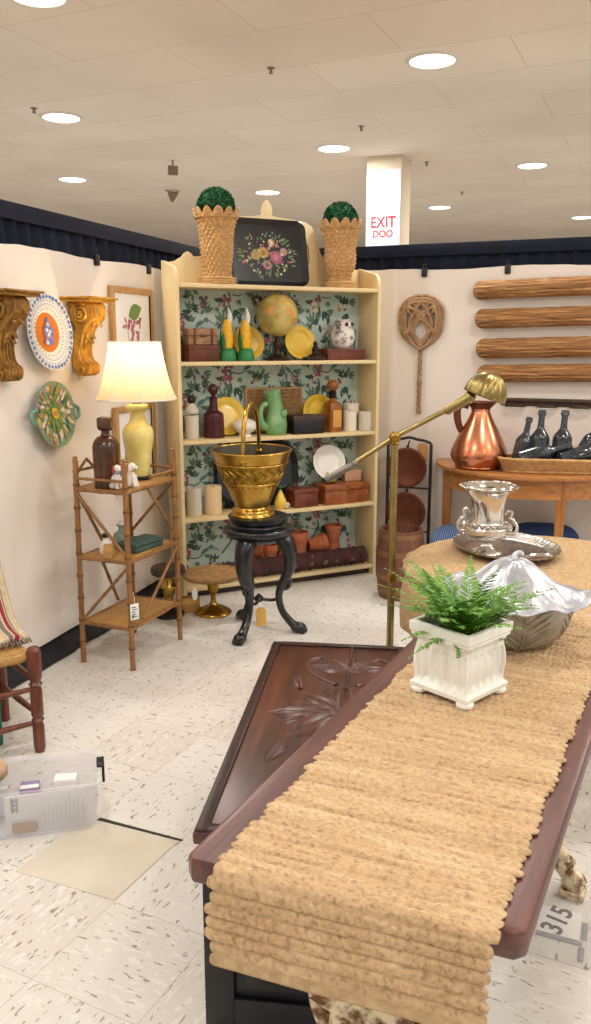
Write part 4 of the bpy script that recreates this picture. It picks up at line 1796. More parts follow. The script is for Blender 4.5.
for a in (0, pi / 2, pi, 3 * pi / 2):
    b.tube([(0, 0, .641), (.114 * cos(a), .114 * sin(a), .637)], .0016, 6)
b.obj('finial', 'brass', lamp)
ld = bpy.data.lights.new('bulb_light', 'POINT')
ld.energy = 3.4
ld.color = (1, .74, .40)
ld.shadow_soft_size = .045
lo = bpy.data.objects.new('bulb_light', ld)
col.objects.link(lo)
lo.parent = lamp
lo.location = (0, 0, .585)

# brown bottle
t = at_eta('flask_bottle', 'dark brown shouldered flask with square stopper on the bamboo stand top', 'bottle', .085, .150, SH[0] + .001, .35)
b = MB()
def fl_(a, z, r):
    return r * (1 - .22 * abs(sin(a)) ** 2)
b.lathe(sprof([(.066, 0), (.072, .008), (.074, .10), (.076, .16), (.072, .195), (.052, .222), (.026, .235), (.024, .262)], 5), 44, rmod=fl_)
b.obj('body', 'smoke_wood', t)
b = MB()
b.box((-.036, -.03, .262), (.036, .03, .314), .008)
b.lathe([(.03, .255), (.034, .262)], 20)
b.obj('stopper', 'smoke_wood', t)
b = MB()
fg = random.Random(3)
for k in range(14):     # faded gilt branches on the front
    z = .04 + k * .011
    x = .012 * sin(k * 1.3)
    yy = -.0735 * .78 - .0012
    b.leaf((x, yy, z), (fg.choice([-1, 1]) * .8, 0, .6), (0, -1, 0), .022, .008)
    b.leaf((.058 * fg.choice([-1, 1]), -.042, z), (.3, -.3, .8), (.6, -.8, 0), .016, .006)
b.obj('gilt_decoration', 'gold_dark', t, solid=.001)

# pair of spaniel figurines
def spaniel(x, y, z, rot, label, coat, collar):
    t = at_eta('dog_figurine', label, 'figurine', x, y, z, rot, 'little porcelain dogs')
    b = MB()
    b.ell((0, 0, .032), (.022, .027, .034), 18, 12)
    b.ell((0, -.010, .058), (.016, .017, .028), 16, 10)
    b.ell((0, -.016, .092), (.016, .018, .017), 16, 10)
    b.ell((0, -.034, .087), (.008, .010, .008), 12, 8)
    for s in (-1, 1):
        b.tube([(s * .010, -.022, .055), (s * .011, -.028, .025), (s * .011, -.034, .004)], [.008, .007, .008], 10)
        b.ell((s * .018, .004, .014), (.011, .020, .014), 12, 8)
    b.tube(smoothpath([(0, .024, .012), (.02, .032, .014), (.026, .02, .03)], 4), .006, 8)
    b.obj('body', 'porcelain', t)
    b = MB()
    for s in (-1, 1):
        b.ell((s * .017, -.012, .085), (.006, .009, .019), 12, 8)
    b.ell((.008, .015, .05), (.017, .016, .018), 12, 8)
    b.obj('ear_patches', coat, t)
    b = MB()
    b.tube([(.0165 * cos(a), -.014 + .0165 * sin(a), .073) for a in [2 * pi * i / 20 for i in range(20)]], .003, 6, closed=True)
    b.obj('collar', collar, t)


spaniel(.040, .075, SH[0] + .004, -.5, 'white and red porcelain dog beside the brown flask', 'print_red', 'print_blue')
spaniel(.105, .048, SH[0] + .004, .1, 'all-white porcelain dog between the red-patched dog and the lamp', 'porcelain', 'print_ochre')

# middle shelf
t = at_eta('cloth_box', 'flat dark green cloth-covered box on the middle shelf of the bamboo stand', 'box', .235, .085, SH[1] + .001, -.12)
b = MB()
b.box((-.10, -.055, 0), (.10, .055, .026), .004)
b.obj('box_body', 'green_box', t)
b = MB()
b.box((-.102, -.057, .027), (.102, .057, .045), .005)
b.obj('lid', 'green_box', t)
t = at_eta('glass_inkwell', 'small pale aqua glass bottle behind the green box', 'bottle', .235, .19, SH[1] + .001)
b = MB()
b.lathe(sprof([(.034, 0), (.040, .006), (.040, .05), (.034, .066), (.016, .078), (.015, .095), (.022, .10), (.022, .106), (.0, .106)], 4), 28)
b.obj('body', 'aqua_glass', t)
b = MB()
b.lathe([(.014, .106), (.015, .122), (0, .124)], 16)
b.obj('stopper', 'white_ceramic', t)
t = at_eta('glass_inkwell', 'small white bottle with dark stopper left of the green box', 'bottle', .09, .18, SH[1] + .001)
b = MB()
b.lathe(sprof([(.026, 0), (.030, .006), (.029, .045), (.014, .06), (.013, .075)], 4), 24)
b.obj('body', 'porcelain', t)
b = MB()
b.lathe([(.013, .075), (.016, .078), (.016, .092), (0, .094)], 16)
b.obj('stopper', 'ink', t)
t = at_eta('trinket_box', 'tiny tan house-shaped box at the left of the middle shelf', 'box', .04, .13, SH[1] + .001, .4)
b = MB()
b.prism([(-.03, 0), (.03, 0), (.03, .035), (0, .062), (-.03, .035)], -.02, .02, .003, m=rx(pi / 2))
b.obj('case', 'kraft', t)
b = MB()
b.box((-.008, -.022, .012), (.008, -.0195, .034), .001)
b.obj('label_panel', 'manila', t)

t = at_eta('price_tag', 'white printed price tag hanging from the front leg of the bamboo stand', 'tag', -.002, -.022, .245, -.45)
b = MB()
b.box((-.022, -.001, 0), (.022, .001, .075), .0008)
b.obj('card', 'paper', t)
b = MB()
for k in range(5):
    b.box((-.015 + .004 * (k % 2), -.0018, .012 + k * .011), (.013 - .006 * (k % 3), -.0011, .017 + k * .011))
b.box((-.016, -.0018, .010), (-.004, -.0011, .024))
b.obj('print', 'leaf_blue', t)
b = MB()
b.tube([(0, 0, .07), (.004, .004, .10), (.002, .012, .125)], .0012, 5)
b.obj('string', 'paper', t)

# ------------------------------------------------------------ pedestals left of the stool
t = thing('pedestal_stand', 'small brass pedestal with dark round top and base, behind the bamboo stand', 'stand', (-.690, 4.335, 0))
b = MB()
b.lathe([(.078, 0), (.082, .006), (.080, .02), (.05, .032), (.03, .036)], 36)
b.obj('base', 'dark_base', t)
b = MB()
b.lathe(sprof([(.030, .036), (.038, .055), (.03, .075), (.022, .10), (.036, .14), (.042, .165), (.028, .195), (.024, .215), (.05, .235)], 5), 32)
b.obj('stem', 'brass', t)
b = MB()
b.lathe([(.05, .235), (.088, .238), (.094, .244), (.094, .268), (.088, .276), (0, .278)], 40)
b.obj('top', 'dark_top', t)

t = thing('cake_stand', 'brass-footed stand with wide woven round top, left of the black stool', 'stand', (-.452, 4.375, 0))
b = MB()
b.lathe(sprof([(.098, 0), (.100, .008), (.085, .022), (.055, .036), (.025, .05), (.016, .07)], 4), 40)
b.obj('foot', 'brass', t)
b = MB()
b.lathe(sprof([(.015, .068), (.014, .10), (.018, .115), (.028, .135), (.034, .18), (.03, .20)], 4), 28)
b.obj('stem', 'brass_dull', t)
b = MB()
def wvt(a, z, r):
    return r + (.002 * sin(44 * a) if r > .1 else 0)
b.lathe([(.03, .198), (.150, .206), (.160, .210), (.166, .220), (.163, .232), (.152, .230), (.148, .225), (0, .225)], 88, rmod=wvt)
b.obj('woven_top', 'cake_top', t)

t = thing('kraft_carton', 'small brown carton on the floor behind the brass-footed stand', 'box', (-.585, 4.40, 0), .35)
b = MB()
b.box((-.05, -.03, 0), (.05, .03, .085), .002)
b.obj('carton_body', 'kraft', t)
b = MB()
b.box((-.05, -.0315, .05), (.05, -.0302, .085))
b.obj('flap', 'manila', t)
t = thing('price_tag', 'white oval price tag hanging under the woven top of the brass-footed stand', 'tag', (-.538, 4.255, .112), .1)
b = MB()
b.prism([(.016 * cos(a), .034 + .034 * sin(a)) for a in [2 * pi * i / 20 for i in range(20)]], -.001, .001, m=rx(pi / 2))
b.obj('card', 'paper', t)
b = MB()
b.tube([(0, 0, .064), (.0, .01, .095), (.004, .02, .11)], .001, 5)
b.obj('string', 'paper', t)

# ------------------------------------------------------------ black stool with the brass bucket
SX, SY = -.188, 4.085
stool = thing('pedestal_stool', 'black lacquered three-legged pedestal stool with cabriole paw-foot legs', 'stool', (SX, SY, 0), radians(0))
b = MB()
b.lathe(sprof([(0, .512), (.150, .514), (.160, .520), (.176, .530), (.182, .540), (.178, .554), (.160, .560), (.138, .564), (.132, .574), (.140, .584), (.146, .600), (.140, .616), (0, .618)], 3), 56)
b.obj('top', 'black_lacquer', stool)
angs = [radians(a) for a in (245, 353, 118)]
for a in angs:
    b = MB()
    pts = smoothpath([(.10, 0, .520), (.140, 0, .475), (.162, 0, .405), (.150, 0, .32), (.118, 0, .25), (.104, 0, .19), (.118, 0, .12), (.158, 0, .062), (.196, 0, .03)], 6)
    b.tube(pts, lerpr([.046, .052, .044, .034, .026, .022, .021, .023, .027], len(pts)), 14, m=rz(a), flat=.85)
    # knee block, ankle scroll
    b.ell((.152, 0, .275), (.020, .026, .022), 14, 10, m=rz(a))
    b.tube(smoothpath([(.112, 0, .23), (.148, 0, .238), (.158, 0, .262), (.145, 0, .272)], 4), .011, 8, m=rz(a))
    lg = b.obj('leg', 'black_lacquer', stool)
    b = MB()
    b.ell((.205, 0, .028), (.042, .032, .028), 18, 12, m=rz(a))
    for s in (-.7, 0, .7):
        b.ell((.232 - abs(s) * .008, s * .028, .016), (.020, .011, .016), 12, 8, m=rz(a))
    b.obj('paw_foot', 'black_lacquer', lg)
b = MB()
for a in angs:
    b.tube(smoothpath([(.108 * cos(a), .108 * sin(a), .18), (.06 * cos(a + .2), .06 * sin(a + .2), .165), (0, 0, .175)], 5), .009, 8)
b.lathe(sprof([(0, .155), (.02, .162), (.026, .175), (.016, .19), (.0, .205)], 3), 18)
b.obj('stretcher', 'black_lacquer', stool)
b = MB()
for a in (1.0, 2.9, 5.2):
    pass
b.lathe([(.100, .485), (.118, .512)], 48, cap=False)
b.obj('apron', 'black_lacquer', stool, solid=.012)

t = thing('price_tag', 'brown kraft price tag hanging from the black stool stretcher', 'tag', (SX + .012, SY - .024, .035), .1)
b = MB()
b.prism([(-.026, 0), (.026, 0), (.026, .085), (.014, .10), (-.014, .10), (-.026, .085)], -.001, .001, m=rx(pi / 2))
b.obj('card', 'manila', t)
b = MB()
b.tube([(0, 0, .095), (.003, .004, .115), (0, .014, .132)], .0012, 5)
b.obj('string', 'paper', t)

bucket = thing('brass_bucket', 'brass coal bucket with embossed band and tall arched handle on the black stool', 'bucket', (SX - .028, SY - .005, .6185), (0, radians(-2.0), radians(80)))
b = MB()
prof = sprof([(.110, 0), (.112, .006), (.104, .016), (.100, .03), (.088, .040), (.084, .046)], 4)
b.lathe(prof, 64)
b.obj('foot', 'brass', bucket)
b = MB()
wall = [(.084, .044), (.090, .06), (.108, .10), (.126, .145), (.144, .190), (.162, .235), (.180, .280), (.194, .318), (.198, .325)]
def oval(a, z, r):
    k = (z - .044) / .29
    return r * (1 - .06 * k * abs(cos(a)) ** 2)
inner = [(r - .005, z) for r, z in wall[::-1]]
b.lathe(wall + [(.196, .329), (.1935, .3275)], 72, rmod=oval, cap=False)
b.obj('pail', 'brass', bucket)
b = MB()
b.lathe([(.1935, .3275)] + inner[1:] + [(0, .05)], 72, rmod=oval, cap=False)  # inside of the pail, coloured darker than its outer wall
b.obj('inner_lining', 'pail_lining', bucket, label='dark inside of the pail')
b = MB()
def emb(a, z, r):
    u = 24 * a / 2
    w = (z - .175) / .085
    k = sin(pi * min(max(w, 0), 1)) ** .5
    return oval(a, z, r) + .001 + .0085 * k * max(0, sin(u * 2 + 2.2 * sin(w * 9))) * (.5 + .5 * abs(sin(w * 9 + u)))
rows = [(.118 + .001, .160)] + [(.1385 + (z - .175) * .400, z) for z in [.170 + i * .006 for i in range(17)]]
b.lathe([(.1375 + (z - .172) * .400, z) for z in [.170 + i * .0025 for i in range(40)]], 360, rmod=emb, cap=False)
b.obj('embossed_band', 'brass_emb', bucket)
b = MB()
for z, r in ((.172, .1370), (.268, .1755)):
    b.tube([(oval(a, z, r + .003) * cos(a), oval(a, z, r + .003) * sin(a), z) for a in [2 * pi * i / 80 for i in range(80)]], .0042, 8, closed=True)
b.tube([(oval(a, .327, .197) * cos(a), oval(a, .327, .197) * sin(a), .327) for a in [2 * pi * i / 80 for i in range(80)]], .005, 8, closed=True)
for k in range(24):
    a = 2 * pi * (k + .5) / 24
    b.tube([(oval(a + d, z, .126 + (z - .145) * .40 + .002) * cos(a + d), oval(a + d, z, .126 + (z - .145) * .40 + .002) * sin(a + d), z) for d, z in ((-.10, .172), (-.05, .156), (0, .150), (.05, .156), (.10, .172))], .003, 6)
b.obj('beaded_edge', 'brass', bucket)
b = MB()
arch = smoothpath([(-.170, 0, .285), (-.172, 0, .35), (-.146, 0, .455), (-.085, 0, .525), (0, 0, .548), (.085, 0, .525), (.146, 0, .455), (.172, 0, .35), (.170, 0, .285)], 8)
b.tube(arch, lerpr([.008, .010, .011, .012, .014, .012, .011, .010, .008], len(arch)), 12)
for s in (-1, 1):
    b.ell((s * .172, 0, .290), (.010, .020, .020), 14, 10)
b.obj('handle', 'brass', bucket)

# ------------------------------------------------------------ rattan beater and wicker troughs on the right wall
t = on_wall('carpet_beater', 'rattan carpet beater with knotted heart head hung on the right sheet', 'beater', RW, .447, .022, 1.0)
b = MB()
def loop(pts, r=.0065, off=0.):
    b.tube([(x, -off, z) for (x, z) in [(p.x, p.y) for p in smoothpath([(a, c, 0) for a, c in pts], 8)]], r, 8)
hw, hz = .135, .60
for s in (-1, 1):
    for k, off in ((0, 0.), (1, .006), (2, .012)):
        g_ = k * .017
        loop([(0, .42), (s * (.06 - g_ * .3), .455), (s * (.120 - g_), .515), (s * (hw - g_), .595), (s * (.125 - g_), .675 - g_ * .5), (s * .070, .728 - g_), (0, .735 - g_),
              (-s * .05, .63), (-s * .07, .57), (-s * .045, .51), (s * .0, .46)], .0105, off)
    for k, off in ((0, .010), (1, .016), (2, .004)):
        g_ = k * .020
        loop([(s * (.105 - g_ * .2), .50 + g_ * .4), (s * .05, .55 + g_), (-s * .01, .62 + g_ * .7), (-s * .075, .68 - g_ * .3), (-s * (.10 - g_), .66 - g_)], .0100, off)
    for k, off in ((0, .008), (1, .013)):
        loop([(0, .44), (s * .045, .50 + k * .02), (s * .03, .58), (-s * .02, .64 - k * .02), (-s * .045, .70)], .009, off)
b.obj('knotted_head', 'cane', t)
b = MB()
for k in range(3):
    a0 = 2 * pi * k / 3
    b.tube([(.007 * cos(a0 + i * .45), .007 * sin(a0 + i * .45), .02 + i * .0085) for i in range(48)], .0065, 8)
for z in (.03, .20, .41):
    for i in range(4):
        b.lathe(sprof([(.012, -.004), (.0165, 0), (.012, .004)], 3), 14, m=tr(0, 0, z + i * .008))
b.obj('handle', 'cane', t)

TG = 'long wicker troughs on the right sheet'
tr0 = None
for i, (x, z0, z1, lab) in enumerate([(.760, 1.716, 1.815, 'topmost of the four long wicker troughs on the right sheet'),
                                      (.778, 1.548, 1.650, 'second long wicker trough from the top on the right sheet'),
                                      (.792, 1.372, 1.478, 'third long wicker trough from the top, above the brass lamp shade'),
                                      (.806, 1.230, 1.322, 'lowest long wicker trough, just behind the brass lamp shade')]):
    t = on_wall('wicker_trough', lab, 'trough', RW, x, .024, (z0 + z1) / 2, 0, TG)
    t.rotation_euler = (0, radians(-1.2), RW.a)
    h = (z1 - z0) / 2
    L_ = 1.05
    b = MB()
    def tro(u, v, h=h):
        xx = L_ * u
        e = min(xx, L_ - xx)
        k = min(1., sqrt(max(0, 1 - (1 - min(e / .05, 1)) ** 2)) * .98 + .02)
        a = pi * v - pi / 2
        rib = .0060 * abs(sin(v * 24 + .6 * noise.noise((xx * 7, v * 3, i)))) + .003 * noise.noise((xx * 16, v * 30, i))
        return (xx, -(.078 * k * cos(a)) - rib * cos(a) - .002, (h * k + rib) * sin(a))
    b.grid(tro, 150, 72)
    b.obj('reed_body', 'reed', t, smooth=60)
    b = MB()
    b.box((.02, -.006, -h * .9), (L_ - .02, .0, h * .9), .002)
    b.obj('backing', 'wicker_dark', t)
    b = MB()
    for k in range(3):
        pts = []
        for j in range(13):
            a = pi * j / 12 - pi / 2
            pts.append((.025 + k * .012 - .012 * cos(a) * 0, -(.080 * (.74 + .09 * k) * cos(a)) - .004, h * (.80 + .07 * k) * sin(a)))
        b.tube(pts, .0045, 6)
    b.obj('end_binding', 'wicker_dark', t)

t = on_wall('peg_rack', 'dark wooden rack with curved hooks below the wicker troughs', 'rack', RW, .955, .0, 1.10)
b = MB()
b.box((0, -.03, .012), (.95, -.002, .034), .004)
b.box((0, -.012, -.012), (.95, -.002, .012), .003)
b.obj('rail', 'dark_wood', t)
for k in range(5):
    x = .085 + .185 * k
    b = MB()
    pts = smoothpath([(x - .055, -.010, -.012), (x - .045, -.045, -.010), (x, -.062, -.008), (x + .045, -.045, -.010), (x + .055, -.010, -.012)], 5)
    b.tube(pts, lerpr([.007, .009, .010, .009, .007], len(pts)), 10)
    b.obj('hook', 'dark_wood', t)

# ------------------------------------------------------------ plate rack with two round boards, and barrel
rack = on_wall('iron_rack', 'black wrought iron rack with arched top, standing behind the barrel', 'rack', RW, .42, .115, 0)
for s in (-1, 1):
    b = MB()
    b.box((s * .137 - .009, -.009, 0), (s * .137 + .009, .009, .845), .003)
    b.obj('upright', 'black_iron', rack)
b = MB()
b.tube([(-.137, 0, .28), (.137, 0, .28)], .006, 8)
b.obj('crossbar', 'black_iron', rack)
b = MB()
b.tube([(-.137, 0, .56), (.137, 0, .56)], .006, 8)
b.tube(smoothpath([(0, .0, .575), (0, -.02, .570), (0, -.034, .553), (0, -.024, .541)], 4), .005, 8)
b.obj('crossbar', 'black_iron', rack)
b = MB()
pts = smoothpath([(-.137, 0, .845), (-.10, 0, .86), (-.05, 0, .868), (0, 0, .878), (.05, 0, .868), (.10, 0, .86), (.137, 0, .845)], 5)
b.tube(pts, .009, 10)
b.tube(smoothpath([(0, .0, .855), (0, -.02, .850), (0, -.034, .833), (0, -.024, .821)], 4), .005, 8)
b.obj('arched_bar', 'black_iron', rack)
for s in (-1, 1):
    b = MB()
    b.box((s * .137 - .010, -.09, 0), (s * .137 + .010, .09, .018), .003)
    b.obj('foot', 'black_iron', rack)
for zc, lab in ((.695, 'upper round brown board hanging in the iron rack'), (.415, 'lower round brown board hanging in the iron rack')):
    t = on_wall('round_board', lab, 'board', RW, .42, .160, zc, 0, 'round boards in the iron rack')
    b = MB()
    b.lathe([(0, 0), (.120, 0), (.126, .004), (.126, .010), (.120, .013), (.105, .012), (.100, .008), (0, .008)], 48, m=rx(pi / 2))
    b.obj('disc', 'copper_dark', t)
    b = MB()
    b.tube([(0, -.006, .12), (0, -.006, .135)], .005, 8)
    b.lathe([(.010, 0), (.010, .006), (0, .008)], 12, m=tr(0, -.006, .133))
    b.obj('hanging_eye', 'black_iron', t)
t = on_wall('price_tag', 'buff paper tag hanging at the top right of the iron rack', 'tag', RW, .508, .13, .735, .1)
b = MB()
b.prism([(-.034, 0), (.034, 0), (.034, .095), (.022, .112), (-.022, .112), (-.034, .095)], -.001, .001, m=rx(pi / 2))
b.obj('card', 'kraft', t)
b = MB()
b.tube([(0, 0, .105), (.012, .008, .125), (.03, .014, .118)], .0012, 5)
b.obj('string', 'paper', t)

t = thing('barrel', 'small brown wooden barrel with metal hoops beside the hutch', 'barrel', (.615, 4.70, 0), .2)
b = MB()
bp = sprof([(.122, 0), (.134, .08), (.144, .19), (.142, .27), (.132, .35), (.124, .405)], 5)
def stave(a, z, r):
    k = (a * 18 / (2 * pi)) % 1
    return r - .0016 * (1 if k < .06 or k > .94 else 0)
b.lathe(bp + [(.112, .405), (.112, .34), (0, .34)], 180, rmod=stave, cap=False)
b.lathe([(0, .003), (.122, .003)], 60, cap=False)
b.obj('staves', 'cask', t)
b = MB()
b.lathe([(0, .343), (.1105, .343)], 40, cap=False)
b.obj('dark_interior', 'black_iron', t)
for zc, r in ((.05, .131), (.135, .1415), (.275, .143), (.375, .1305)):
    b = MB()
    b.lathe([(r - .002, zc - .014), (r + .0025, zc - .014), (r + .001, zc + .014), (r - .004, zc + .014)], 64, cap=False)
    b.obj('hoop', 'cask_band', t)
b = MB()
b.tube([(.1485 * cos(a), .1485 * sin(a), .088 + .004 * sin(a)) for a in [2 * pi * i / 64 for i in range(64)]], .0022, 6, closed=True)
b.obj('twine', mat('yellow_twine', '#b9b83a', .7), t, label='yellow-green twine tied round the barrel')

# ------------------------------------------------------------ demilune console with jug, basket and bottles
con = on_wall('demilune_table', 'honey oak half-round console table against the right sheet', 'table', RW, 1.16, .03, 0)
TH = .75
def arc(R, n=40, x=1.):
    return [(R * cos(pi + pi * i / n) * x, R * sin(pi + pi * i / n)) for i in range(n + 1)]
b = MB()
b.prism(arc(.575), TH - .024, TH, .007)
b.obj('table_top', 'oak', con)
b = MB()
o1, o2 = arc(.525), arc(.503)
n = len(o1)
vs = [(x, y, z) for z in (TH - .024, TH - .135) for x, y in o1] + [(x, y, z) for z in (TH - .024, TH - .135) for x, y in o2]
fs = []
for i in range(n - 1):
    fs += [[i, i + 1, n + i + 1, n + i], [2 * n + i, 2 * n + i + 1, 3 * n + i + 1, 3 * n + i], [n + i, n + i + 1, 3 * n + i + 1, 3 * n + i]]
b.add(vs, fs)
b.box((-.52, -.025, TH - .135), (.52, 0, TH - .024), .002)
b.obj('apron', 'oak', con)
for a in (193, 245, 295, 347):
    b = MB()
    p = Vector((.50 * cos(radians(a)), .50 * sin(radians(a)), 0))
    b.add([(p.x + s * k, p.y + w * k, z) for z, k in ((TH - .03, .026), (TH - .15, .026), (0, .016)) for s, w in ((-1, -1), (1, -1), (1, 1), (-1, 1))],
          [[0, 1, 2, 3], [11, 10, 9, 8]] + [[i + j, i + (j + 1) % 4, i + 4 + (j + 1) % 4, i + 4 + j] for i in (0, 4) for j in range(4)])
    b.obj('leg', 'oak_up', con, smooth=0)

t = on_wall('copper_jug', 'large polished copper jug with strap handle on the console table', 'jug', RW, .895, .375, TH + .001, radians(8))
b = MB()
b.lathe(sprof([(.118, 0), (.128, .008), (.156, .055), (.161, .085), (.146, .135), (.112, .205), (.076, .27), (.056, .315), (.050, .335)], 5), 56, cap=False)
b.lathe([(0, .002), (.118, .002)], 40, cap=False)
b.obj('body', 'copper', t)
b = MB()
b.lathe([(.050, .334), (.056, .345), (.078, .375), (.082, .379), (.079, .381), (.052, .347), (.046, .335)], 48, cap=False,
        rmod=lambda a, z, r: r * (1 + .12 * max(0, cos(a)) ** 6 * (z - .334) / .04))
b.obj('flared_mouth', 'copper_dark', t)
b = MB()
h = smoothpath([(-.066, 0, .352), (-.105, 0, .362), (-.130, 0, .335), (-.128, 0, .275), (-.112, 0, .225), (-.102, 0, .205)], 6)
b.tube(h, lerpr([.011, .012, .013, .012, .010], len(h)), 12, flat=1.6)
b.obj('handle', 'copper_dark', t)
b = MB()
for z, r in ((.335, .052), (.012, .131)):
    b.tube([(r * cos(a), r * sin(a), z) for a in [2 * pi * i / 56 for i in range(56)]], .004, 8, closed=True)
b.obj('rolled_seam', 'copper', t)

BK = Frame(RW(1.315, -.375, TH + .001), RW.a + radians(13))
bas = thing('bread_basket', 'long shallow wicker basket holding dark bottles on the console table', 'basket', BK.o, BK.a)
b = MB()
bl, bw = .27, .082
def bask(u, v):
    a = 2 * pi * u
    k = 1 + .13 * v
    e = .75
    cx_ = math.copysign(abs(cos(a)) ** .45, cos(a))
    sy_ = math.copysign(abs(sin(a)) ** .6, sin(a))
    rb = .0025 * sin(u * 2 * pi * 60) * (1 if int(v * 11) % 2 else -1)
    return ((bl * k + rb) * cx_, (bw * (1 + .35 * v) + rb) * sy_, .008 + .062 * v)
b.grid(bask, 240, 24, True)
b.grid(lambda u, v: (bl * v * math.copysign(abs(cos(2 * pi * u)) ** .45, cos(2 * pi * u)), bw * v * math.copysign(abs(sin(2 * pi * u)) ** .6, sin(2 * pi * u)), .008), 60, 5, True)
b.obj('woven_wall', 'wicker', bas, solid=.005)
b = MB()
for rr, zz in ((1.0, .072), (1.02, .078), (.985, .079)):
    b.tube([(x * rr, y * rr, zz) for x, y, z in [bask(i / 100, 1.) for i in range(100)]], .007, 8, closed=True)
b.tube([(x, y, .007) for x, y, z in [bask(i / 100, 0.) for i in range(100)]], .007, 8, closed=True)
b.obj('braided_rim', 'wicker', bas)

bt0 = None
BG = 'dark bottles in the wicker basket'
# x along basket, y, z of the bottle's foot, tilt about y (to the right), tilt about x, size
BT = [(-.195, -.026, .066, 72, 0, .95, 'dark bottle lying in front at the left end of the basket'),
      (-.190, .036, .026, 10, 0, .9, 'slim dark bottle leaning slightly, at the back of the basket left end'),
      (-.085, .036, .026, 2, -2, 1.02, 'upright dark bottle with tall neck, left of the two standing ones'),
      (.030, -.026, .066, 72, 0, .95, 'dark bottle lying in front of the left standing bottle'),
      (.035, .038, .026, 3, -2, 1.02, 'upright dark bottle with tall neck, right of the two standing ones'),
      (.130, .036, .036, 28, 0, 1.0, 'dark bottle leaning to the right, just right of the two standing ones'),
      (.235, .026, .066, 72, 0, .95, 'dark bottle lying at the right edge of the photo, in the basket')]
for x, y, z, ty, tx, sc, lab in BT:
    R3 = (BK.m.to_3x3() @ Matrix.Rotation(radians(ty), 3, 'Y') @ Matrix.Rotation(radians(tx), 3, 'X')).to_euler()
    if bt0 is None:
        t = bt0 = thing('dark_bottle', lab, 'bottle', BK(x, y, z), R3, BG)
        b = MB()
        b.lathe(sprof([(0, .006), (.030, .0), (.044, .004), (.047, .02), (.047, .125), (.042, .152), (.024, .178), (.017, .195), (.0155, .25), (.0165, .255)], 5), 36, cap=False)
        b.obj('glass_body', 'dark_glass', t)
        b = MB()
        b.lathe([(.016, .248), (.020, .250), (.021, .262), (.018, .268), (.018, .276), (.012, .277), (0, .272)], 24)
        b.obj('lip', 'dark_glass', t)
    else:
        t = dup(bt0, BK(x, y, z), R3, lab)
    sc *= 1.12
    t.scale = (sc, sc, sc)

# blue cushions under the console
def cushion(loc, rot, m, w, h, d, label):
    t = thing('cushion', label, 'cushion', loc, rot)
    b = MB()
    def f(u, v):
        a = 2 * pi * u
        q_ = pi * (v - .5)
        ex = .55
        sx = math.copysign(abs(cos(a)) ** ex, cos(a)) * abs(cos(q_)) ** .45
        sy = math.copysign(abs(sin(a)) ** ex, sin(a)) * abs(cos(q_)) ** .45
        return (w / 2 * sx, d / 2 * sin(q_) * (1 - .3 * (sx * sx * sy * sy)), h / 2 + h / 2 * sy)
    b.grid(f, 48, 20, True)
    b.obj('filled_cover', m, t, smooth=180)
    b = MB()
    n = 64
    b.tube([(w / 2 * math.copysign(abs(cos(a)) ** .55, cos(a)), 0, h / 2 + h / 2 * math.copysign(abs(sin(a)) ** .55, sin(a))) for a in [2 * pi * i / n for i in range(n)]], .005, 8, closed=True)
    b.obj('piping', m, t)


cushion(RW(.79, -.315, .012), (radians(-12), 0, RW.a - .15), 'blue_stripe', .40, .36, .13, 'blue pinstriped cushion on the floor under the left of the console')
cushion(RW(1.27, -.23, .012), (radians(-14), 0, RW.a + .1), 'blue_cloth', .42, .40, .14, 'dark blue cushion on the floor under the middle of the console')

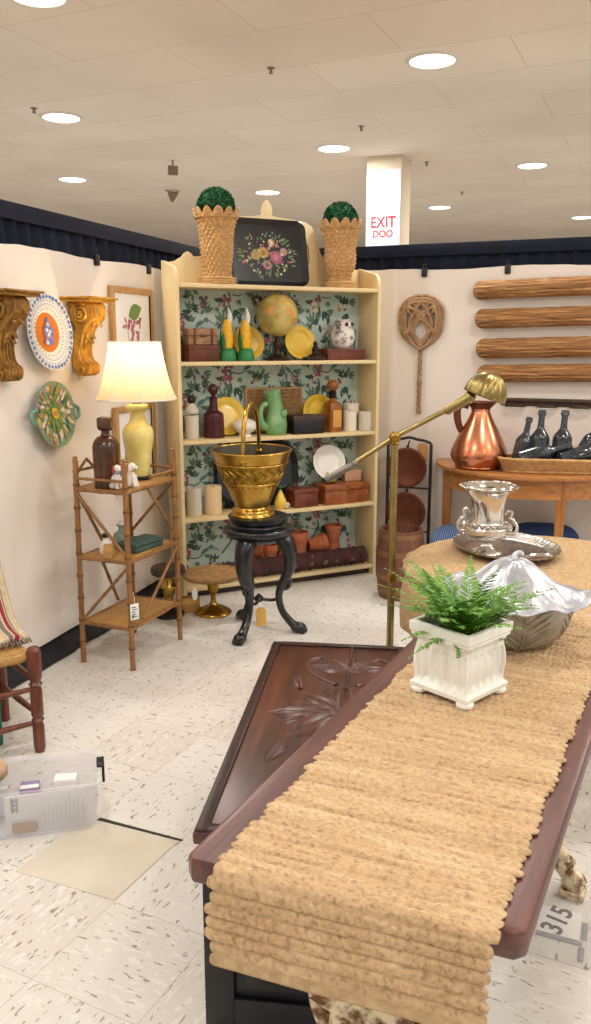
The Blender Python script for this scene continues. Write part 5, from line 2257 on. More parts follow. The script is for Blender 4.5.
# ------------------------------------------------------------ runner table, chest
TT = .760
tab = thing('trestle_table', 'narrow dark rosewood trestle table on scrolled cream iron ends, under the jute runner', 'table', TAB.o, TAB.a)
b = MB()
b.prism([(-.224, -.010), (-.212, -.021), (.228, .030), (.241, .044), (.241, 1.428), (.228, 1.44), (-.212, 1.44), (-.224, 1.428)], TT - .042, TT, .009, seg=2)
b.obj('table_top', 'rosewood', tab)
b = MB()
b.box((-.12, .16, TT - .075), (.13, 1.29, TT - .043), .004)
b.obj('stretcher_rail', 'rosewood', tab)
for y in (.17, 1.235):
    b = MB()
    # scrolled cast-iron end: two S-scrolls, a central stem and leafy casting
    for s in (-1, 1):
        b.tube(smoothpath([(s * .135, y, .70), (s * .10, y, .66), (s * .055, y, .58), (s * .075, y, .50), (s * .10, y, .43), (s * .07, y, .36), (s * .04, y, .30), (s * .06, y, .22),
                           (s * .11, y, .14), (s * .145, y, .07), (s * .165, y, .03)], 5), .019, 10)
        b.tube(smoothpath([(s * .02, y, .47), (s * .055, y, .48), (s * .06, y, .44), (s * .03, y, .41), (s * .012, y, .44)], 5), .014, 8)
        b.tube(smoothpath([(s * .03, y, .20), (s * .07, y, .235), (s * .10, y, .22), (s * .09, y, .18)], 5), .013, 8)
        b.box((s * .16 - .032, y - .035, 0), (s * .16 + .032, y + .035, .022), .006)
        b.ell((s * .16, y, .04), (.032, .030, .030), 12, 8, fn=lambda q: 1 + .15 * sin(q.x * 8) * sin(q.z * 9))
        b.ell((s * .135, y - .004, .085), (.026, .024, .034), 12, 8, fn=lambda q: 1 + .2 * sin(q.x * 9) * sin(q.z * 8))
    b.tube([(0, y, .71), (0, y, .50), (0, y, .30), (0, y, .24)], [.022, .018, .024, .012], 10)
    for s in (-1, 1):
        for zc, q0 in ((.455, .034), (.40, .030), (.345, .026)):
            b.tube(smoothpath([(s * .006, y - .012, zc - .03), (s * q0, y - .016, zc - .02), (s * (q0 + .032), y - .016, zc + .012), (s * (q0 + .014), y - .016, zc + .034), (s * (q0 - .008), y - .016, zc + .014), (s * (q0 + .006), y - .018, zc + .002)], 5), lerpr([.010, .014, .014, .012, .009, .006], 26), 8)
    for k in range(7):
        a = pi * k / 6
        b.leaf((0, y - .02, .46), (cos(a), -.15, sin(a)), (0, -1, 0), .10, .05, .1)
    b.box((-.145, y - .03, .700), (.150, y + .03, TT - .0765), .004)
    b.obj('iron_end', 'cast_iron', tab)

# jute runner
b = MB()
X0, X1, Y0, Y1 = -.170, .204, -.003, 1.425
PER, RAD = .0185, .0062
DROP = .146
flat_len = Y1 - Y0
tot = flat_len + DROP
ZT = TT + .0015
Rb = .014
def prof_at(s):
    """s: from far end towards the near end and down; returns y, z, ny, nz"""
    if s < flat_len:
        return Y1 - s, ZT, 0., 1.
    t = s - flat_len
    arc_ = Rb * pi / 2
    if t < arc_:
        a = t / Rb
        return Y0 - Rb * sin(a), ZT - Rb + Rb * cos(a), -sin(a), cos(a)
    q_ = t - arc_
    return Y0 - Rb - .010 * (q_ / DROP), ZT - Rb - q_, -1., 0.
nrow = int(tot / PER)
NS, NX = 7, 150
vs, fs = [], []
jr = random.Random(17)
rowp = [(jr.uniform(0, 6.28), jr.uniform(.85, 1.2), jr.uniform(-.004, .006), jr.uniform(-.004, .006)) for _ in range(nrow + 2)]
NR = nrow * NS
for i in range(NR + 1):
    row = min(i // NS, nrow - 1)
    u = (i - row * NS) / NS
    ph, am, e0, e1 = rowp[row]
    ridge = sqrt(max(0., 1 - (2 * u - 1) ** 2))
    hem = row >= nrow - 2
    for j in range(NX + 1):
        w = j / NX
        bul = .007 * ridge - .002
        xa, xb = X0 + e0 - bul + (.006 if hem else 0), X1 + e1 + bul - (.006 if hem else 0)
        x = xa + (xb - xa) * w
        wob = .0035 * noise.noise((x * 5, row * .37, 0))
        y, z, ny, nz = prof_at(min(max((row + u) * PER + wob, 0), tot))
        tw = sin(x * 520 + (2 * u - 1) * 2.2 * (1 if row % 2 else -1) + ph)
        lump = noise.noise((x * 46, (row + u) * 1.5, ph))
        e = min(w, 1 - w) * (X1 - X0)
        ed = min(1., .35 + e / .010)
        h = (RAD * am * (.35 + .65 * ridge) + .0012 * tw * ridge + .0026 * lump * ridge) * ed
        if hem:
            h = .0016 + .0006 * sin(x * 900)
        zz = max(h + .0022, .0008)
        vs.append((x, y + ny * zz + .115 * x * (.35 + .65 * (i / NR)), z + nz * zz))
for i in range(NR):
    for j in range(NX):
        a = i * (NX + 1) + j
        fs.append([a, a + 1, a + NX + 2, a + NX + 1])
b.v, b.f, b.mi = [Vector(v) for v in vs], fs, [1 if i // NX >= (nrow - 1) * NS else 0 for i in range(len(fs))]
run = b.obj('table_runner', ['jute', 'hem'], smooth=180, solid=.003)
run.modifiers['thick'].offset = -1
run.location, run.rotation_euler = TAB.o, (0, 0, TAB.a)
tag(run, 'thick woven jute runner along the dark table, hanging over its near end', 'runner')

# carved chest
CH = Frame((-.205, 1.525, 0), radians(-7))
CW, CL, CZ = .43, 1.082, .50
chest = thing('blanket_chest', 'long low dark chest with carved rosette lid, beside and under the runner table', 'chest', CH.o, CH.a)
b = MB()
b.box((.012, .012, .03), (CW - .012, CL - .012, CZ - .036), .003)
b.obj('carcass', 'black_board', chest)
b = MB()      # near-end frame and sunk panel
b.box((.012, .002, .03), (.075, .0115, CZ - .036), .002)
b.box((CW - .075, .002, .03), (CW - .012, .0115, CZ - .036), .002)
b.box((.075, .002, CZ - .10), (CW - .075, .0115, CZ - .036), .002)
b.box((.075, .002, .03), (CW - .075, .0115, .10), .002)
b.box((.10, .004, .125), (CW - .10, .0118, CZ - .125), .004)
b.obj('end_panel', 'black_board', chest)
b = MB()
for x in (.03, CW - .07):
    for y in (.03, CL - .07):
        b.box((x, y, 0), (x + .04, y + .04, .0295), .004)
b.obj('foot_block', 'black_board', chest)
b = MB()
b.box((-.004, -.008, CZ - .035), (CW + .004, CL + .004, CZ - .006), .006)
lid = b.obj('lid', 'carved', chest)
b = MB()
for a, c in (((.0, -.004, 0), (.026, CL, 0)), ((CW - .026, -.004, 0), (CW, CL, 0))):
    b.box((a[0], a[1], CZ - .008), (c[0], c[1], CZ), .003)
for y in (-.004, CL - .022):
    b.box((.026, y, CZ - .008), (CW - .026, y + .026, CZ), .003)
b.obj('lid_moulding', 'carved_dark', lid)
b = MB()
zc = CZ - .006
rc = Vector((.262, .560, zc))
def petal(p, a, L, W, H=.010):
    """raised carved leaf lying on the lid"""
    d, w = Vector((cos(a), sin(a), 0)), Vector((-sin(a), cos(a), 0))
    def f(u, v):
        t = u
        half = W * sin(pi * min(t * .88 + .10, 1)) ** .9
        s = 2 * v - 1
        h = 1.5 * H * (1 - s * s) * sin(pi * min(t * .8 + .18, 1)) - H * .75 * math.exp(-(s * 5) ** 2) * (t < .95)
        q_ = p + d * (L * t) + w * (half * s)
        return (q_.x, q_.y, zc + max(h, -.002) - .0005)
    b.grid(f, 12, 11)
b.cur = 0
for k in range(8):
    a = pi / 2 + 2 * pi * k / 8 + (.0)
    petal(rc, a, .20 if k % 2 == 0 else .185, .050, .017)
    petal(rc + Vector((cos(a + .39), sin(a + .39), 0)) * .055, a + .39, .115, .026, .012)
for s in (-1, 1):
    base = rc + Vector((0, s * .30, 0))
    for k in range(5):
        a = s * pi / 2 + (k - 2) * .62
        if abs(base.y + .12 * sin(a) - CL / 2) < CL / 2 - .05:
            petal(base, a, .13, .030, .010)
    for t_ in (-1, 1):
        b.tube(smoothpath([(rc.x + t_ * .03, rc.y + s * .2, zc), (rc.x + t_ * .10, rc.y + s * .27, zc), (rc.x + t_ * .13, rc.y + s * .36, zc), (rc.x + t_ * .09, rc.y + s * .41, zc), (rc.x + t_ * .05, rc.y + s * .37, zc)], 6), .009, 8, flat=.7)
for t_ in (-1, 1):
    for s in (-1, 1):
        petal(Vector((rc.x + t_ * .13, rc.y + s * .16, zc)), atan2(s, t_ * .3), .11, .024, .009)
b.tube([(rc.x, rc.y + .17, zc), (rc.x, rc.y + .50, zc)], .005, 8)
b.tube([(rc.x, rc.y - .17, zc), (rc.x, rc.y - .50, zc)], .005, 8)
b.ell((rc.x, rc.y, zc + .004), (.018, .018, .010), 16, 8)
b.obj('carved_relief', 'carved', lid, smooth=60)

# ------------------------------------------------------------ on the runner: fern planter and tureen
RT = TT + .0095
PX = TAB(-.030, .682, RT)
planter = thing('planter', 'square white footed planter with fluted sides and a fern, on the jute runner', 'planter', PX, radians(43))
b = MB()
def sqp(z, h):
    return z
levels = [(.066, .012), (.070, .013), (.071, .022), (.066, .026), (.0635, .030), (.064, .045), (.066, .065), (.0655, .085), (.062, .104), (.060, .112), (.064, .116), (.066, .121), (.070, .124),
          (.0705, .130), (.073, .133), (.0735, .150), (.072, .152), (.064, .152), (.062, .149), (.060, .11), (.058, .10)]
lv = levels
nside = 40
def ring(h, z):
    out_ = []
    for sd in range(4):
        for k in range(nside):
            t = -1 + 2 * k / nside
            x, y = h * t, -h
            if .030 < z < .105 and abs(t) < .9:     # fluting
                y += .0065 * abs(sin((t / .9) * pi * 2.5)) * min((.105 - z) / .01, (z - .03) / .01, 1)
            r_ = .10
            if abs(t) > 1 - r_:
                pass
            for _ in range(sd):
                x, y = -y, x
            out_.append((x, y, z))
    return out_
fine = []
for (h0, z0), (h1, z1) in zip(lv, lv[1:]):
    m_ = 4 if abs(z1 - z0) > .012 else 1
    for k in range(m_):
        fine.append((h0 + (h1 - h0) * k / m_, z0 + (z1 - z0) * k / m_))
fine.append(lv[-1])
vs, fs = [], []
for h, z in fine:
    vs += ring(h, z)
n = 4 * nside
for i in range(len(fine) - 1):
    for k in range(n):
        fs.append([i * n + k, i * n + (k + 1) % n, (i + 1) * n + (k + 1) % n, (i + 1) * n + k])
fs.append(list(range(n))[::-1])
fs.append([(len(fine) - 1) * n + k for k in range(n)])
b.add(vs, fs)
b.obj('pot', 'white_glaze', planter, smooth=35)
for sx_ in (-1, 1):
    for sy_ in (-1, 1):
        b = MB()
        b.lathe(sprof([(.012, 0), (.017, .003), (.018, .009), (.015, .013)], 3), 20, m=tr(sx_ * .056, sy_ * .056, 0))
        b.obj('foot', 'white_glaze', planter)
b = MB()
for sd in range(4):     # bead row under the lip
    for k in range(15):
        t = -.055 + .11 * k / 14
        b.ell((t, -.0665, .1195), .0032, 8, 6, m=rz(sd * pi / 2))
b.obj('beading', 'white_glaze', planter)
b = MB()
b.box((-.0585, -.0585, .101), (.0585, .0585, .127), .004)
b.obj('soil', 'soil', planter)
fg = random.Random(23)
for k in range(54):
    b = MB()
    a = fg.uniform(0, 2 * pi)
    o_ = Vector((fg.uniform(-.03, .03), fg.uniform(-.03, .03), .124))
    if k < 40:
        L = fg.uniform(.11, .19)
        el = fg.uniform(.62, 1.4)
        dr = fg.uniform(.05, .40)
    elif k < 46:
        L, el, dr = fg.uniform(.15, .19), fg.uniform(.7, 1.0), fg.uniform(.1, .25)
    else:
        L, el, dr = fg.uniform(.085, .115), fg.uniform(.35, .7), fg.uniform(.5, .8)
    d = Vector((cos(a) * cos(el), sin(a) * cos(el), sin(el)))
    g_ = Vector((cos(a), sin(a), 0))
    n = 24
    pts = []
    for i in range(n + 1):
        t = i / n
        pts.append(o_ + d * (L * t) + g_ * (L * .30 * t * t) - Vector((0, 0, 1)) * (L * dr * t ** 2.2))
    b.cur = 1
    b.tube(pts, lerpr([.0012, .0008, .0004], n + 1), 5)
    b.cur = 0
    for i in range(2, n + 1):
        t = i / n
        tan = (pts[min(i + 1, n)] - pts[i - 1]).normalized()
        sd = tan.cross(Vector((0, 0, 1)))
        sd = sd.normalized() if sd.length > .05 else Vector((-g_.y, g_.x, 0))
        sd = (sd + Vector((fg.uniform(-.2, .2), fg.uniform(-.2, .2), fg.uniform(-.2, .2)))).normalized()
        nn = sd.cross(tan).normalized()
        ll = .021 * sin(pi * min(t * .80 + .22, 1)) ** .8 * (L / .14)
        for s in (-1, 1):
            dd = (sd * s + tan * .75 + nn * fg.uniform(-.3, .3)).normalized()
            b.leaf(pts[i], dd, nn + Vector((fg.uniform(-.3, .3), fg.uniform(-.3, .3), 0)), max(ll, .004), .0058, -.15)
    b.obj('frond', ['fern', 'fern_stem'], planter, smooth=0)

tur = thing('tureen', 'silvery cabbage-leaf tureen with domed leaf lid on the jute runner behind the fern', 'tureen', TAB(-.004, 1.035, RT), radians(-20))
b = MB()
def cab(a, z, r):
    k = max(0, min(1, (z - .0) / .10))
    v = abs(sin(2.5 * a + .35 * sin(z * 40)))
    rib = .020 * (1 - v) ** 3 - .006 * abs(sin(10 * a + z * 30)) + .003 * sin(25 * a + z * 60)
    return r * (1 + rib * (.3 + .7 * k))
b.lathe(sprof([(0, .004), (.062, 0), (.082, .003), (.106, .018), (.124, .045), (.135, .080), (.140, .112)], 8), 160, rmod=cab, cap=False)
b.lathe([(.136, .112), (.120, .05), (.0, .01)], 60, cap=False)
b.obj('leaf_bowl', 'pewter_bowl', tur, smooth=70)
b = MB()
for k in range(5):      # raised leaf midribs with side veins
    a = 2 * pi * k / 5 + pi / 5 * 0
    prof = sprof([(.083, .006), (.107, .018), (.125, .045), (.136, .080), (.142, .112)], 5)
    b.tube([(r * 1.012 * cos(a), r * 1.012 * sin(a), z) for r, z in prof], lerpr([.004, .0032, .002], len(prof)), 6)
    for j, (r, z) in enumerate(prof[3:-3:3]):
        for s in (-1, 1):
            pp = []
            for i in range(6):
                t = i / 5
                zz = min(z + .045 * t, .112)
                rr = next((r0 + (r1 - r0) * ((zz - z0) / (z1 - z0)) for (r0, z0), (r1, z1) in zip(prof, prof[1:]) if z0 <= zz <= z1), .122)
                pp.append((rr * 1.006 * cos(a + s * .45 * t), rr * 1.006 * sin(a + s * .45 * t), zz))
            b.tube(pp, lerpr([.0024, .001], 6), 5)
b.obj('leaf_veins', 'pewter_bowl', tur)
b = MB()
def lid_fn(u, v):
    a = 2 * pi * u
    # v 0 = crown, 1 = outer brim
    prof = [(0, .200), (.02, .197), (.045, .184), (.075, .160), (.105, .136), (.133, .121), (.155, .115), (.172, .117)]
    t = v * (len(prof) - 1)
    k = min(int(t), len(prof) - 2)
    r = prof[k][0] + (prof[k + 1][0] - prof[k][0]) * (t - k)
    z = prof[k][1] + (prof[k + 1][1] - prof[k][1]) * (t - k)
    ruff = v ** 2.2
    z += ruff * (.008 * sin(5 * a + .5) + .003 * sin(11 * a))
    r *= 1 + ruff * (.03 * sin(5 * a + 1.2) + .012 * sin(11 * a + 2) + .005 * sin(23 * a))
    vein = abs(sin(4 * a + .6 * sin(r * 30)))
    z += .0045 * (1 - vein) ** 5 * min(v * 5, 1) + .0012 * (1 - abs(sin(12 * a + r * 60))) ** 3 * min(v * 3, 1) + .0022 * noise.noise((r * cos(a) * 30, r * sin(a) * 30, 1))
    return (r * cos(a), r * sin(a), z)
b.grid(lid_fn, 220, 46, True)
b.obj('leaf_lid', 'pewter', tur, smooth=70, solid=.003)
b = MB()
b.tube(smoothpath([(0, 0, .196), (.002, .004, .205), (.012, .006, .212), (.02, .0, .208)], 5), lerpr([.011, .009, .007, .004], 16), 10)
b.obj('stalk_knob', 'pewter', tur)

# ------------------------------------------------------------ burlap-covered round table with tray and wine cooler
RX, RY, RZ, RR = .885, 2.885, .680, .475
rt_ = thing('round_table', 'round occasional table hidden under the burlap cover', 'table', (RX, RY, 0))
b = MB()
b.lathe([(0, RZ - .030), (RR - .02, RZ - .030), (RR - .012, RZ - .02), (RR - .012, RZ - .010), (RR - .016, RZ - .006), (0, RZ - .006)], 64)
b.obj('table_top', 'oak', rt_)
b = MB()
b.lathe(sprof([(.05, .12), (.06, .2), (.04, .35), (.05, .5), (.07, RZ - .031)], 5), 28)
b.obj('pedestal', 'oak_up', rt_)
for k in range(3):
    a = 2 * pi * k / 3 + .4
    b = MB()
    b.tube(smoothpath([(.04 * cos(a), .04 * sin(a), .17), (.16 * cos(a), .16 * sin(a), .13), (.28 * cos(a), .28 * sin(a), .03)], 5), .026, 10)
    b.obj('leg', 'oak_up', rt_)
b = MB()
def cloth(u, v):
    a = 2 * pi * u
    if v < .45:
        r = RR * (v / .45)
        z = RZ + .0006 * noise.noise((r * cos(a) * 9, r * sin(a) * 9, 0)) 
        return (r * cos(a), r * sin(a), z)
    t = (v - .45) / .55
    fold = sin(9 * a + 1.3 * sin(2 * a)) + .5 * sin(17 * a + 2)
    zz = RZ - .012 - t * .245
    if t < .06:
        return ((RR + .010 * (t / .06)) * cos(a), (RR + .010 * (t / .06)) * sin(a), RZ - .010 * (t / .06))
    r = RR + .006 - .035 * sin(pi * min((t - .06) * 5, 1)) * (t < .26) - .004 * (t > .26) + .016 * fold * t + .012 * sin(pi * t)
    return (r * cos(a), r * sin(a), zz)
b.grid(cloth, 200, 70, True)
b.M = Matrix()
o = b.obj('burlap_cover', 'burlap', smooth=70, solid=.004)
o.location = (RX, RY, 0)
tag(o, 'tan burlap cover draped over the round table behind the tureen', 'table cover')
b2 = MB()
n = 220
pts = [((RR + .012 + .003 * sin(37 * a)) * cos(a), (RR + .012 + .003 * sin(37 * a)) * sin(a), RZ - .014 + .004 * sin(26 * a)) for a in [2 * pi * i / n for i in range(n)]]
b2.tube(pts, .0085, 8, closed=True)
fr_ = b2.obj('frayed_edge', 'burlap', o)

tx, ty = .800, 3.070
st = thing('serving_tray', 'oval chased silver tray with end handles on the burlap-covered table', 'tray', (tx, ty, RZ + .0055), radians(12))
b = MB()
TA, TB = .190, .235
def trf(u, v):
    a = 2 * pi * u
    prof = [(0, .006), (.55, .006), (.72, .006), (.78, .010), (.90, .022), (.97, .028), (1., .029), (.995, .023), (.88, .014), (.76, .002), (0, .001)]
    t = v * (len(prof) - 1)
    k = min(int(t), len(prof) - 2)
    r = prof[k][0] + (prof[k + 1][0] - prof[k][0]) * (t - k)
    z = prof[k][1] + (prof[k + 1][1] - prof[k][1]) * (t - k)
    if .78 < r < .99:
        z += .0016 * sin(60 * a)
    if r >= .96:
        r *= 1 + .012 * sin(28 * a)
    return (TA * r * cos(a), TB * r * sin(a), z)
b.grid(trf, 240, 44, True)
b.obj('dish', 'silver_emb', st, smooth=60)
for s in (-1, 1):
    b = MB()
    b.tube(smoothpath([(-.055, s * (TB - .012), .027), (-.052, s * (TB + .012), .042), (0, s * (TB + .020), .050), (.052, s * (TB + .012), .042), (.055, s * (TB - .012), .027)], 7), .0055, 8)
    b.obj('handle', 'silver', st)

wc = thing('wine_cooler', 'tall silver urn-shaped wine cooler with scroll handles standing on the tray', 'urn', (.712, 3.012, RZ + .0125), radians(-20))
b = MB()
b.lathe(sprof([(.058, 0), (.060, .004), (.052, .012), (.030, .022), (.020, .034), (.020, .044), (.030, .052)], 4), 48)
b.obj('foot', 'silver', wc)
b = MB()
def gad(a, z, r):
    return r * (1 + (.035 * abs(sin(9 * a)) * max(0, 1 - abs(z - .085) / .045)))
pw = [(.030, .052), (.055, .062), (.074, .080), (.078, .098), (.070, .112), (.060, .120), (.058, .150), (.060, .185), (.066, .215), (.080, .238), (.098, .250), (.103, .253)]
b.lathe(sprof(pw, 5) + [(.101, .257)] + sprof([(.094, .251), (.076, .238), (.062, .213), (.055, .18), (.053, .13), (0, .12)], 4), 96, rmod=gad, cap=False)
b.obj('body', 'silver', wc, smooth=50)
b = MB()
n = 90
b.tube([((.102 + .003 * sin(18 * a)) * cos(a), (.102 + .003 * sin(18 * a)) * sin(a), .254) for a in [2 * pi * i / n for i in range(n)]], .0045, 8, closed=True)
for k in range(22):
    a = 2 * pi * k / 22
    b.ell((.0745 * cos(a), .0745 * sin(a), .112), (.008, .008, .007), 8, 6)
b.obj('gadroon_rim', 'silver_emb', wc)
for s in (-1, 1):
    b = MB()
    b.tube(smoothpath([(s * .070, 0, .085), (s * .098, 0, .082), (s * .108, 0, .105), (s * .095, 0, .128), (s * .082, 0, .140), (s * .088, 0, .158), (s * .075, 0, .165), (s * .064, 0, .150)], 6), lerpr([.008, .007, .006, .006, .004], 43), 10)
    b.ell((s * .082, 0, .104), (.012, .022, .016), 12, 8, fn=lambda q: 1 + .2 * sin(q.y * 9))
    b.obj('scroll_handle', 'silver', wc)

# ------------------------------------------------------------ brass floor lamp
flp = thing('floor_lamp', 'antique brass pharmacy floor lamp with counterweighted arm and fluted shell shade', 'floor lamp', (.360, 3.0, 0), 0)
b = MB()
b.lathe(sprof([(.125, 0), (.128, .006), (.118, .016), (.06, .026), (.022, .04), (.016, .06)], 4), 44)
b.obj('base', 'brass_pale', flp)
b = MB()
b.tube([(0, 0, .05), (0, 0, .60), (0, 0, 1.115)], .0135, 18)
b.obj('pole', 'brass_pale', flp)
b = MB()
b.lathe([(.015, .585), (.0165, .59), (.0165, .615), (.015, .62)], 18)
b.obj('pole_collar', 'brass_dull', flp)
b = MB()
b.ell((0, 0, 1.128), (.022, .022, .022), 18, 12)
b.tube([(0, -.032, 1.128), (0, .032, 1.128)], .011, 14)
b.lathe(sprof([(.013, 1.10), (.017, 1.108), (.013, 1.116)], 3), 16)
b.obj('pivot', 'brass_dull', flp)
A_, B_ = Vector((-.250, 0, .970)), Vector((.262, 0, 1.270))
dv = (B_ - A_).normalized()
b = MB()
b.tube([A_ + dv * .1, Vector((0, 0, 1.130)) , B_ - dv * .03], .0095, 14)
arm = b.obj('arm', 'brass_pale', flp)
b = MB()
b.tube([A_, A_ + dv * .012, A_ + dv * .105, A_ + dv * .115], [.010, .0135, .0135, .010], 18)
b.ell(A_ + dv * .122, .0135, 14, 10)
b.obj('counterweight', 'dull_iron', arm, label='dark metal counterweight')
b = MB()
b.tube([B_ - dv * .10, B_ - dv * .09, B_ - dv * .01, B_], [.010, .017, .018, .022], 16)
b.ell(B_ + Vector((.004, 0, .004)), .022, 16, 10)
b.obj('shade_joint', 'brass_pale', arm)
b = MB()
Sh = Matrix.Translation(B_ + Vector((.060, -.004, .020))) @ ry(radians(20)) @ rx(radians(4)) @ Matrix.Scale(.84, 4)
def shl(u, v):
    # shell: half-dome, wide mouth downwards, fluted
    a = 2 * pi * u
    p = v * pi * .52
    fl_ = 1 + .050 * (abs(sin(8 * a)) - .5) * sin(min(p, pi / 2))
    r = .082 * sin(p) * fl_
    return (r * 1.08 * cos(a), r * sin(a), .100 * cos(p) - .014)
b.grid(shl, 160, 22, True, m=Sh)
b.obj('shell_shade', 'brass_pale', flp, smooth=60, solid=.002)
b = MB()
b.ell(Sh @ Vector((0, 0, .010)), (.022, .022, .028), 14, 10)
b.obj('bulb', 'white_ceramic', flp)
b = MB()
b.tube([Sh @ Vector((0, 0, .058)), Sh @ Vector((0, 0, .030))], .014, 12)
b.obj('socket', 'brass_dull', flp)

# ------------------------------------------------------------ chair with textile, clear bin
CHR = Frame((-.935, 2.800, 0), radians(125))     # x: along the side to the back legs, y: towards the left front leg
chair = thing('ladderback_chair', 'turned mahogany ladder-back chair with rush seat, cut by the left edge', 'chair', CHR.o, CHR.a)
# in-chair axes: origin = right front leg; +x = backwards, +y = across the front
def chx(p):
    return p
D_, W_ = .33, .34
SEAT = .365
turn = [(.017, 0), (.021, .02), (.021, .10), (.017, .115), (.023, .125), (.017, .135), (.023, .145), (.022, .165), (.022, .24), (.017, .252), (.025, .262), (.017, .273), (.024, .285), (.025, .31), (.025, .385), (.021, .398), (.014, .403), (0, .404)]
for y in (0, W_):
    b = MB()
    b.lathe(turn, 22, m=tr(0, y, 0))
    b.obj('leg', 'turned', chair)
for y in (.03, W_ - .03):
    b = MB()
    b.tube([(D_, y, 0), (D_ + .003, y, .38), (D_ + .030, y, .79)], [.018, .021, .017], 16)
    b.lathe(sprof([(.012, .785), (.02, .80), (.02, .82), (.008, .845), (0, .848)], 4), 16, m=tr(D_ + .031, y, 0))
    b.obj('back_post', 'turned', chair)
for z in (.115, .245):
    for p, q in (((0, 0, z), (0, W_, z)), ((0, 0, z + .03), (D_, .03, z + .03)), ((0, W_, z + .03), (D_, W_ - .03, z + .03)), ((D_, .03, z), (D_, W_ - .03, z))):
        b = MB()
        P_, Q_ = Vector(p), Vector(q)
        b.tube([P_, P_.lerp(Q_, .3), P_.lerp(Q_, .5), P_.lerp(Q_, .7), Q_], [.008, .011, .013, .011, .008], 10)
        b.obj('rung', 'turned', chair)
for z in (.50, .62, .73):
    b = MB()
    def sl(u, v, z=z):
        y = .03 + (W_ - .06) * u
        x = D_ + .006 + (z + .055 * v - .38) * .066 + .012 * sin(pi * u)
        return (x, y, z + .055 * v * (.75 + .25 * sin(pi * u)))
    b.grid(sl, 16, 4)
    b.obj('slat', 'turned', chair, solid=.009)
b = MB()
def seat(u, v):
    a = 2 * pi * u
    x = D_ / 2 + (D_ / 2 + .005) * math.copysign(abs(cos(a)) ** .22, cos(a))
    k = (x / D_)
    wy = (W_ / 2 + .004) - .028 * k
    y = W_ / 2 + wy * math.copysign(abs(sin(a)) ** .22, sin(a))
    q_ = 2 * v - 1
    e = sqrt(max(0, 1 - q_ * q_))
    X, Y = D_ / 2 + (x - D_ / 2) * (.92 + .06 * e), W_ / 2 + (y - W_ / 2) * (.92 + .06 * e)
    return (X, Y, SEAT + .018 * q_ + .001 * sin(90 * (abs(X - D_ / 2) - abs(Y - W_ / 2))))
b.grid(seat, 96, 9, True)
b.grid(lambda u, v: (lambda p: (D_ / 2 + (p[0] - D_ / 2) * v, W_ / 2 + (p[1] - W_ / 2) * v, SEAT + .018 - .010 * (1 - v) + .0012 * sin(160 * v * .2 + 0)))(seat(u, 1.)), 96, 12, True)
b.grid(lambda u, v: (lambda p: (D_ / 2 + (p[0] - D_ / 2) * v, W_ / 2 + (p[1] - W_ / 2) * v, SEAT - .018))(seat(u, 0.)), 96, 3, True)
b.obj('rush_seat', 'rush', chair, smooth=60)

# folded blanket thrown over the chair back, its end hanging on the seat
bl_ = thing('folded_blanket', 'cream linen blanket with red and grey stripes hanging over the chair back', 'blanket', CHR.o, CHR.a)
b = MB()
path = smoothpath([(D_ + .056, 0, .72), (D_ + .058, 0, .77), (D_ + .052, 0, .800), (D_ + .030, 0, .815), (D_ + .000, 0, .790), (D_ - .045, 0, .62), (D_ - .110, 0, .48), (D_ - .165, 0, .418), (D_ - .235, 0, .404)], 7)
ys0, ys1 = .055, W_ - .05
def bk(u, v):
    t = u * (len(path) - 1)
    k = min(int(t), len(path) - 2)
    p = path[k].lerp(path[k + 1], t - k)
    y = ys0 + (ys1 - ys0) * v
    d = (path[k + 1] - path[k]).normalized()
    nn = Vector((-d.z, 0, d.x))
    q_ = p + nn * (.006 * sin(v * 23) + .006 * noise.noise((u * 6, v * 6, 2)))
    return (q_.x, y - .075 * u ** 1.3 * (1 - v), q_.z)
nu, nv = len(path) * 2, 60
b.grid(bk, nu, nv)
for i in range(len(b.f)):
    vcol = i % (nv - 1)
    b.mi[i] = 1 if vcol in (8, 9, 10, 30, 31, 32) else 2 if vcol in (5, 6, 12, 13, 28, 34, 35, 45) else 0
b.obj('woven_cloth', ['linen', 'stripe_red', 'stripe_grey'], bl_, smooth=180, solid=.028)
b = MB()
for k in range(26):
    y = ys0 + (ys1 - ys0) * (k + .5) / 26
    b.tube([(D_ - .232, y - .075 * (1 - k / 25), .404), (D_ - .250, y - .075 * (1 - k / 25) + .003 * sin(k * 7), .401), (D_ - .265, y - .075 * (1 - k / 25) + .004 * sin(k * 3), .396)], .003, 5)
b.obj('fringe', 'stripe_grey', bl_)

t = thing('green_tin', 'green tin box on the floor under the chair at the left edge', 'tin', CHR(.19, .19, 0), CHR.a + .1)
b = MB()
b.box((-.075, -.09, 0), (.075, .09, .15), .008)
b.obj('tin_body', 'tin_green', t)
b = MB()
b.box((-.078, -.093, .145), (.078, .093, .172), .008)
b.obj('lid', 'tin_green', t)

BIN = Frame((-.600, 2.300, 0), radians(14))       # origin: near right bottom corner; x runs right, y away
bn = thing('storage_bin', 'open clear plastic storage bin with black latch on the floor by the chair', 'bin', BIN.o, BIN.a)
BL, BD, BH = .44, .215, .160
b = MB()
def shell(z0, z1, g0, g1, th=.0025):
    """open tapered box wall"""
    def rr(g, z):
        return [(x - BL / 2, y + BD / 2, z) for x, y in rrect(BL + 2 * g, BD + 2 * g, .03, 6)]
    return rr(g0, z0), rr(g1, z1)
def rr_(g, z):
    return [(x - BL / 2, y + BD / 2, z) for x, y in rrect(BL + 2 * g, BD + 2 * g, .03, 6)]
rings = [rr_(-.012, .002), rr_(-.010, .006), rr_(0, BH - .03), rr_(.002, BH - .012), rr_(.010, BH - .010), rr_(.012, BH), rr_(.004, BH + .002), rr_(-.002, BH - .006), rr_(-.003, BH - .03), rr_(-.013, .008)]
n = len(rings[0])
vs = [p for r in rings for p in r]
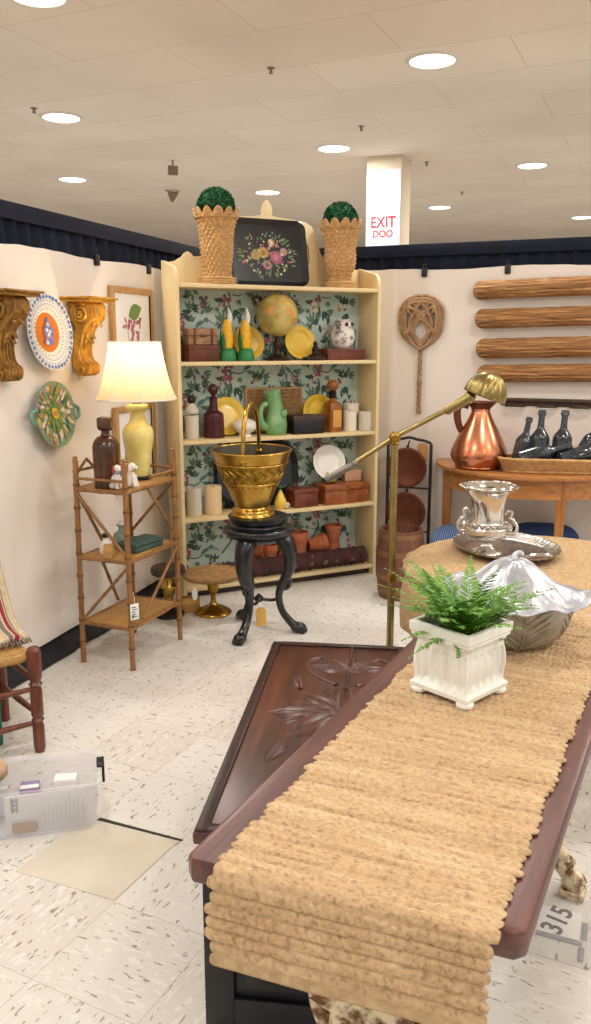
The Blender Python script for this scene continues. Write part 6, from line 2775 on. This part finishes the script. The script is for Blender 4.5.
fs = [[i * n + k, i * n + (k + 1) % n, (i + 1) * n + (k + 1) % n, (i + 1) * n + k] for i in range(len(rings) - 1) for k in range(n)]
fs += [list(range(n))[::-1], [(len(rings) - 1) * n + k for k in range(n)]]
b.add(vs, fs)
b.obj('bin_body', 'plastic', bn)
b = MB()
b.box((.013, BD / 2 - .035, BH - .045), (.022, BD / 2 + .035, BH + .012), .004)
b.box((-.002, BD / 2 - .03, BH + .005), (.02, BD / 2 + .03, BH + .013), .003)
b.obj('latch', 'clip', bn, label='black snap latch')
# what is in the bin
def in_bin(name, label, cat, x, y, z, rot=0.):
    return thing(name, label, cat, BIN(x, y, z), BIN.a + rot)
t = in_bin('printed_leaflet', 'white printed leaflet with black text standing inside the front of the clear bin', 'paper', -.155, .026, .009)
b = MB()
b.box((-.12, -.0015, 0), (.12, .0015, .125), .0005)
b.obj('sheet', 'paper', t)
b = MB()
for k in range(10):
    b.box((-.102 + (k % 2) * .0, -.0026, .070 + k * .0048), (-.094 + .004 * (k % 3), -.0016, .0725 + k * .0048))
    b.box((-.088, -.0026, .070 + k * .0048), (-.083 + .003 * (k % 2), -.0016, .0725 + k * .0048))
b.obj('heading_print', 'ink', t)
b = MB()
for k in range(11):
    x = -.02 + k * .0125
    b.box((x, -.0026, .012), (x + .0025, -.0016, .055 + .05 * ((k * 7) % 5) / 5 + (.02 if k > 4 else 0)))
b.obj('column_print', 'paper_grey', t)
t = in_bin('manila_label', 'brown paper tag stuck low inside the front of the clear bin', 'tag', -.222, .0195, .012)
b = MB()
b.prism([(-.034, 0), (.034, 0), (.042, .012), (.040, .026), (.030, .034), (-.034, .034)], -.001, .001, m=rx(pi / 2))
b.obj('card', 'kraft', t)
t = in_bin('glass_jar', 'short clear jar with grey lid inside the left of the clear bin', 'jar', -.36, .075, .009)
b = MB()
b.lathe(sprof([(.040, 0), (.044, .006), (.044, .075), (.036, .09)], 4) + [(.033, .088), (.040, .07), (.040, .01), (0, .006)], 32, cap=False)
b.obj('glass', 'film', t)
b = MB()
b.lathe([(.038, .088), (.040, .09), (.040, .108), (.036, .112), (0, .112)], 32)
b.obj('lid', 'paper_grey', t)
for i, (x, y, w, h, d, m_, lab) in enumerate([(-.10, .15, .07, .10, .05, 'paper', 'white carton in the back of the clear bin, nearest the latch'),
                                              (-.21, .155, .06, .085, .05, 'print_lilac', 'pale lilac carton in the back middle of the clear bin'),
                                              (-.30, .155, .05, .09, .045, 'paper_grey', 'pale grey carton in the back of the clear bin, under the tan bundle')]):
    t = in_bin('small_carton', lab, 'carton', x, y, .009, .1 * (i - 1))
    b = MB()
    b.box((-w / 2, -d / 2, 0), (w / 2, d / 2, h), .002)
    b.obj('carton_body', m_, t)
    b = MB()
    b.box((-w / 2 + .002, -d / 2 + .002, h + .0002), (w / 2 - .002, -.002, h + .002), .0005)
    b.obj('flap', 'paper', t)
t = in_bin('cloth_bundle', 'crumpled tan cloth bundle resting on the left rim of the clear bin', 'cloth', -.375, .125, .124)
b = MB()
b.ell((0, 0, .047), (.105, .075, .046), 44, 26, fn=lambda q: 1 + .10 * noise.noise(q * 2.6) + .05 * noise.noise(q * 7))
b.obj('crumpled_cloth', 'tan_cloth', t, smooth=80)

# ------------------------------------------------------------ plastic sleeve with number card on the floor at right
PB = Frame((.672, 1.862, 0), radians(-22))
t = thing('plastic_sleeve', 'clear plastic sleeve with a white 315 number card on the floor right of the table', 'sleeve', PB.o, PB.a)
b = MB()
def slv(u, v):
    x, y = -.075 + .205 * u, -.125 + .26 * v
    return (x, y, .004 + .005 * (noise.noise((x * 14, y * 14, 0)) * .5 + .5))
b.grid(slv, 30, 30)
b.obj('film_sheet', 'film', t, smooth=180, solid=.0008)
b = MB()
b.box((-.052, -.030, .0018), (.052, .075, .0030), .0005)
card = b.obj('number_card', 'paper', t)
text_obj('number_print', '315', .075, 'ink', t, (-.004, .028, .0034), (0, 0, radians(76)), .0003)
b = MB()
b.box((-.052, -.046, .0018), (.060, -.034, .0028), .0004)
b.box((.056, -.022, .0018), (.070, .045, .0028), .0004)
b.box((.052, -.105, .0018), (.066, -.052, .0028), .0004)
b.obj('tape_strip', 'grey_ink', t)
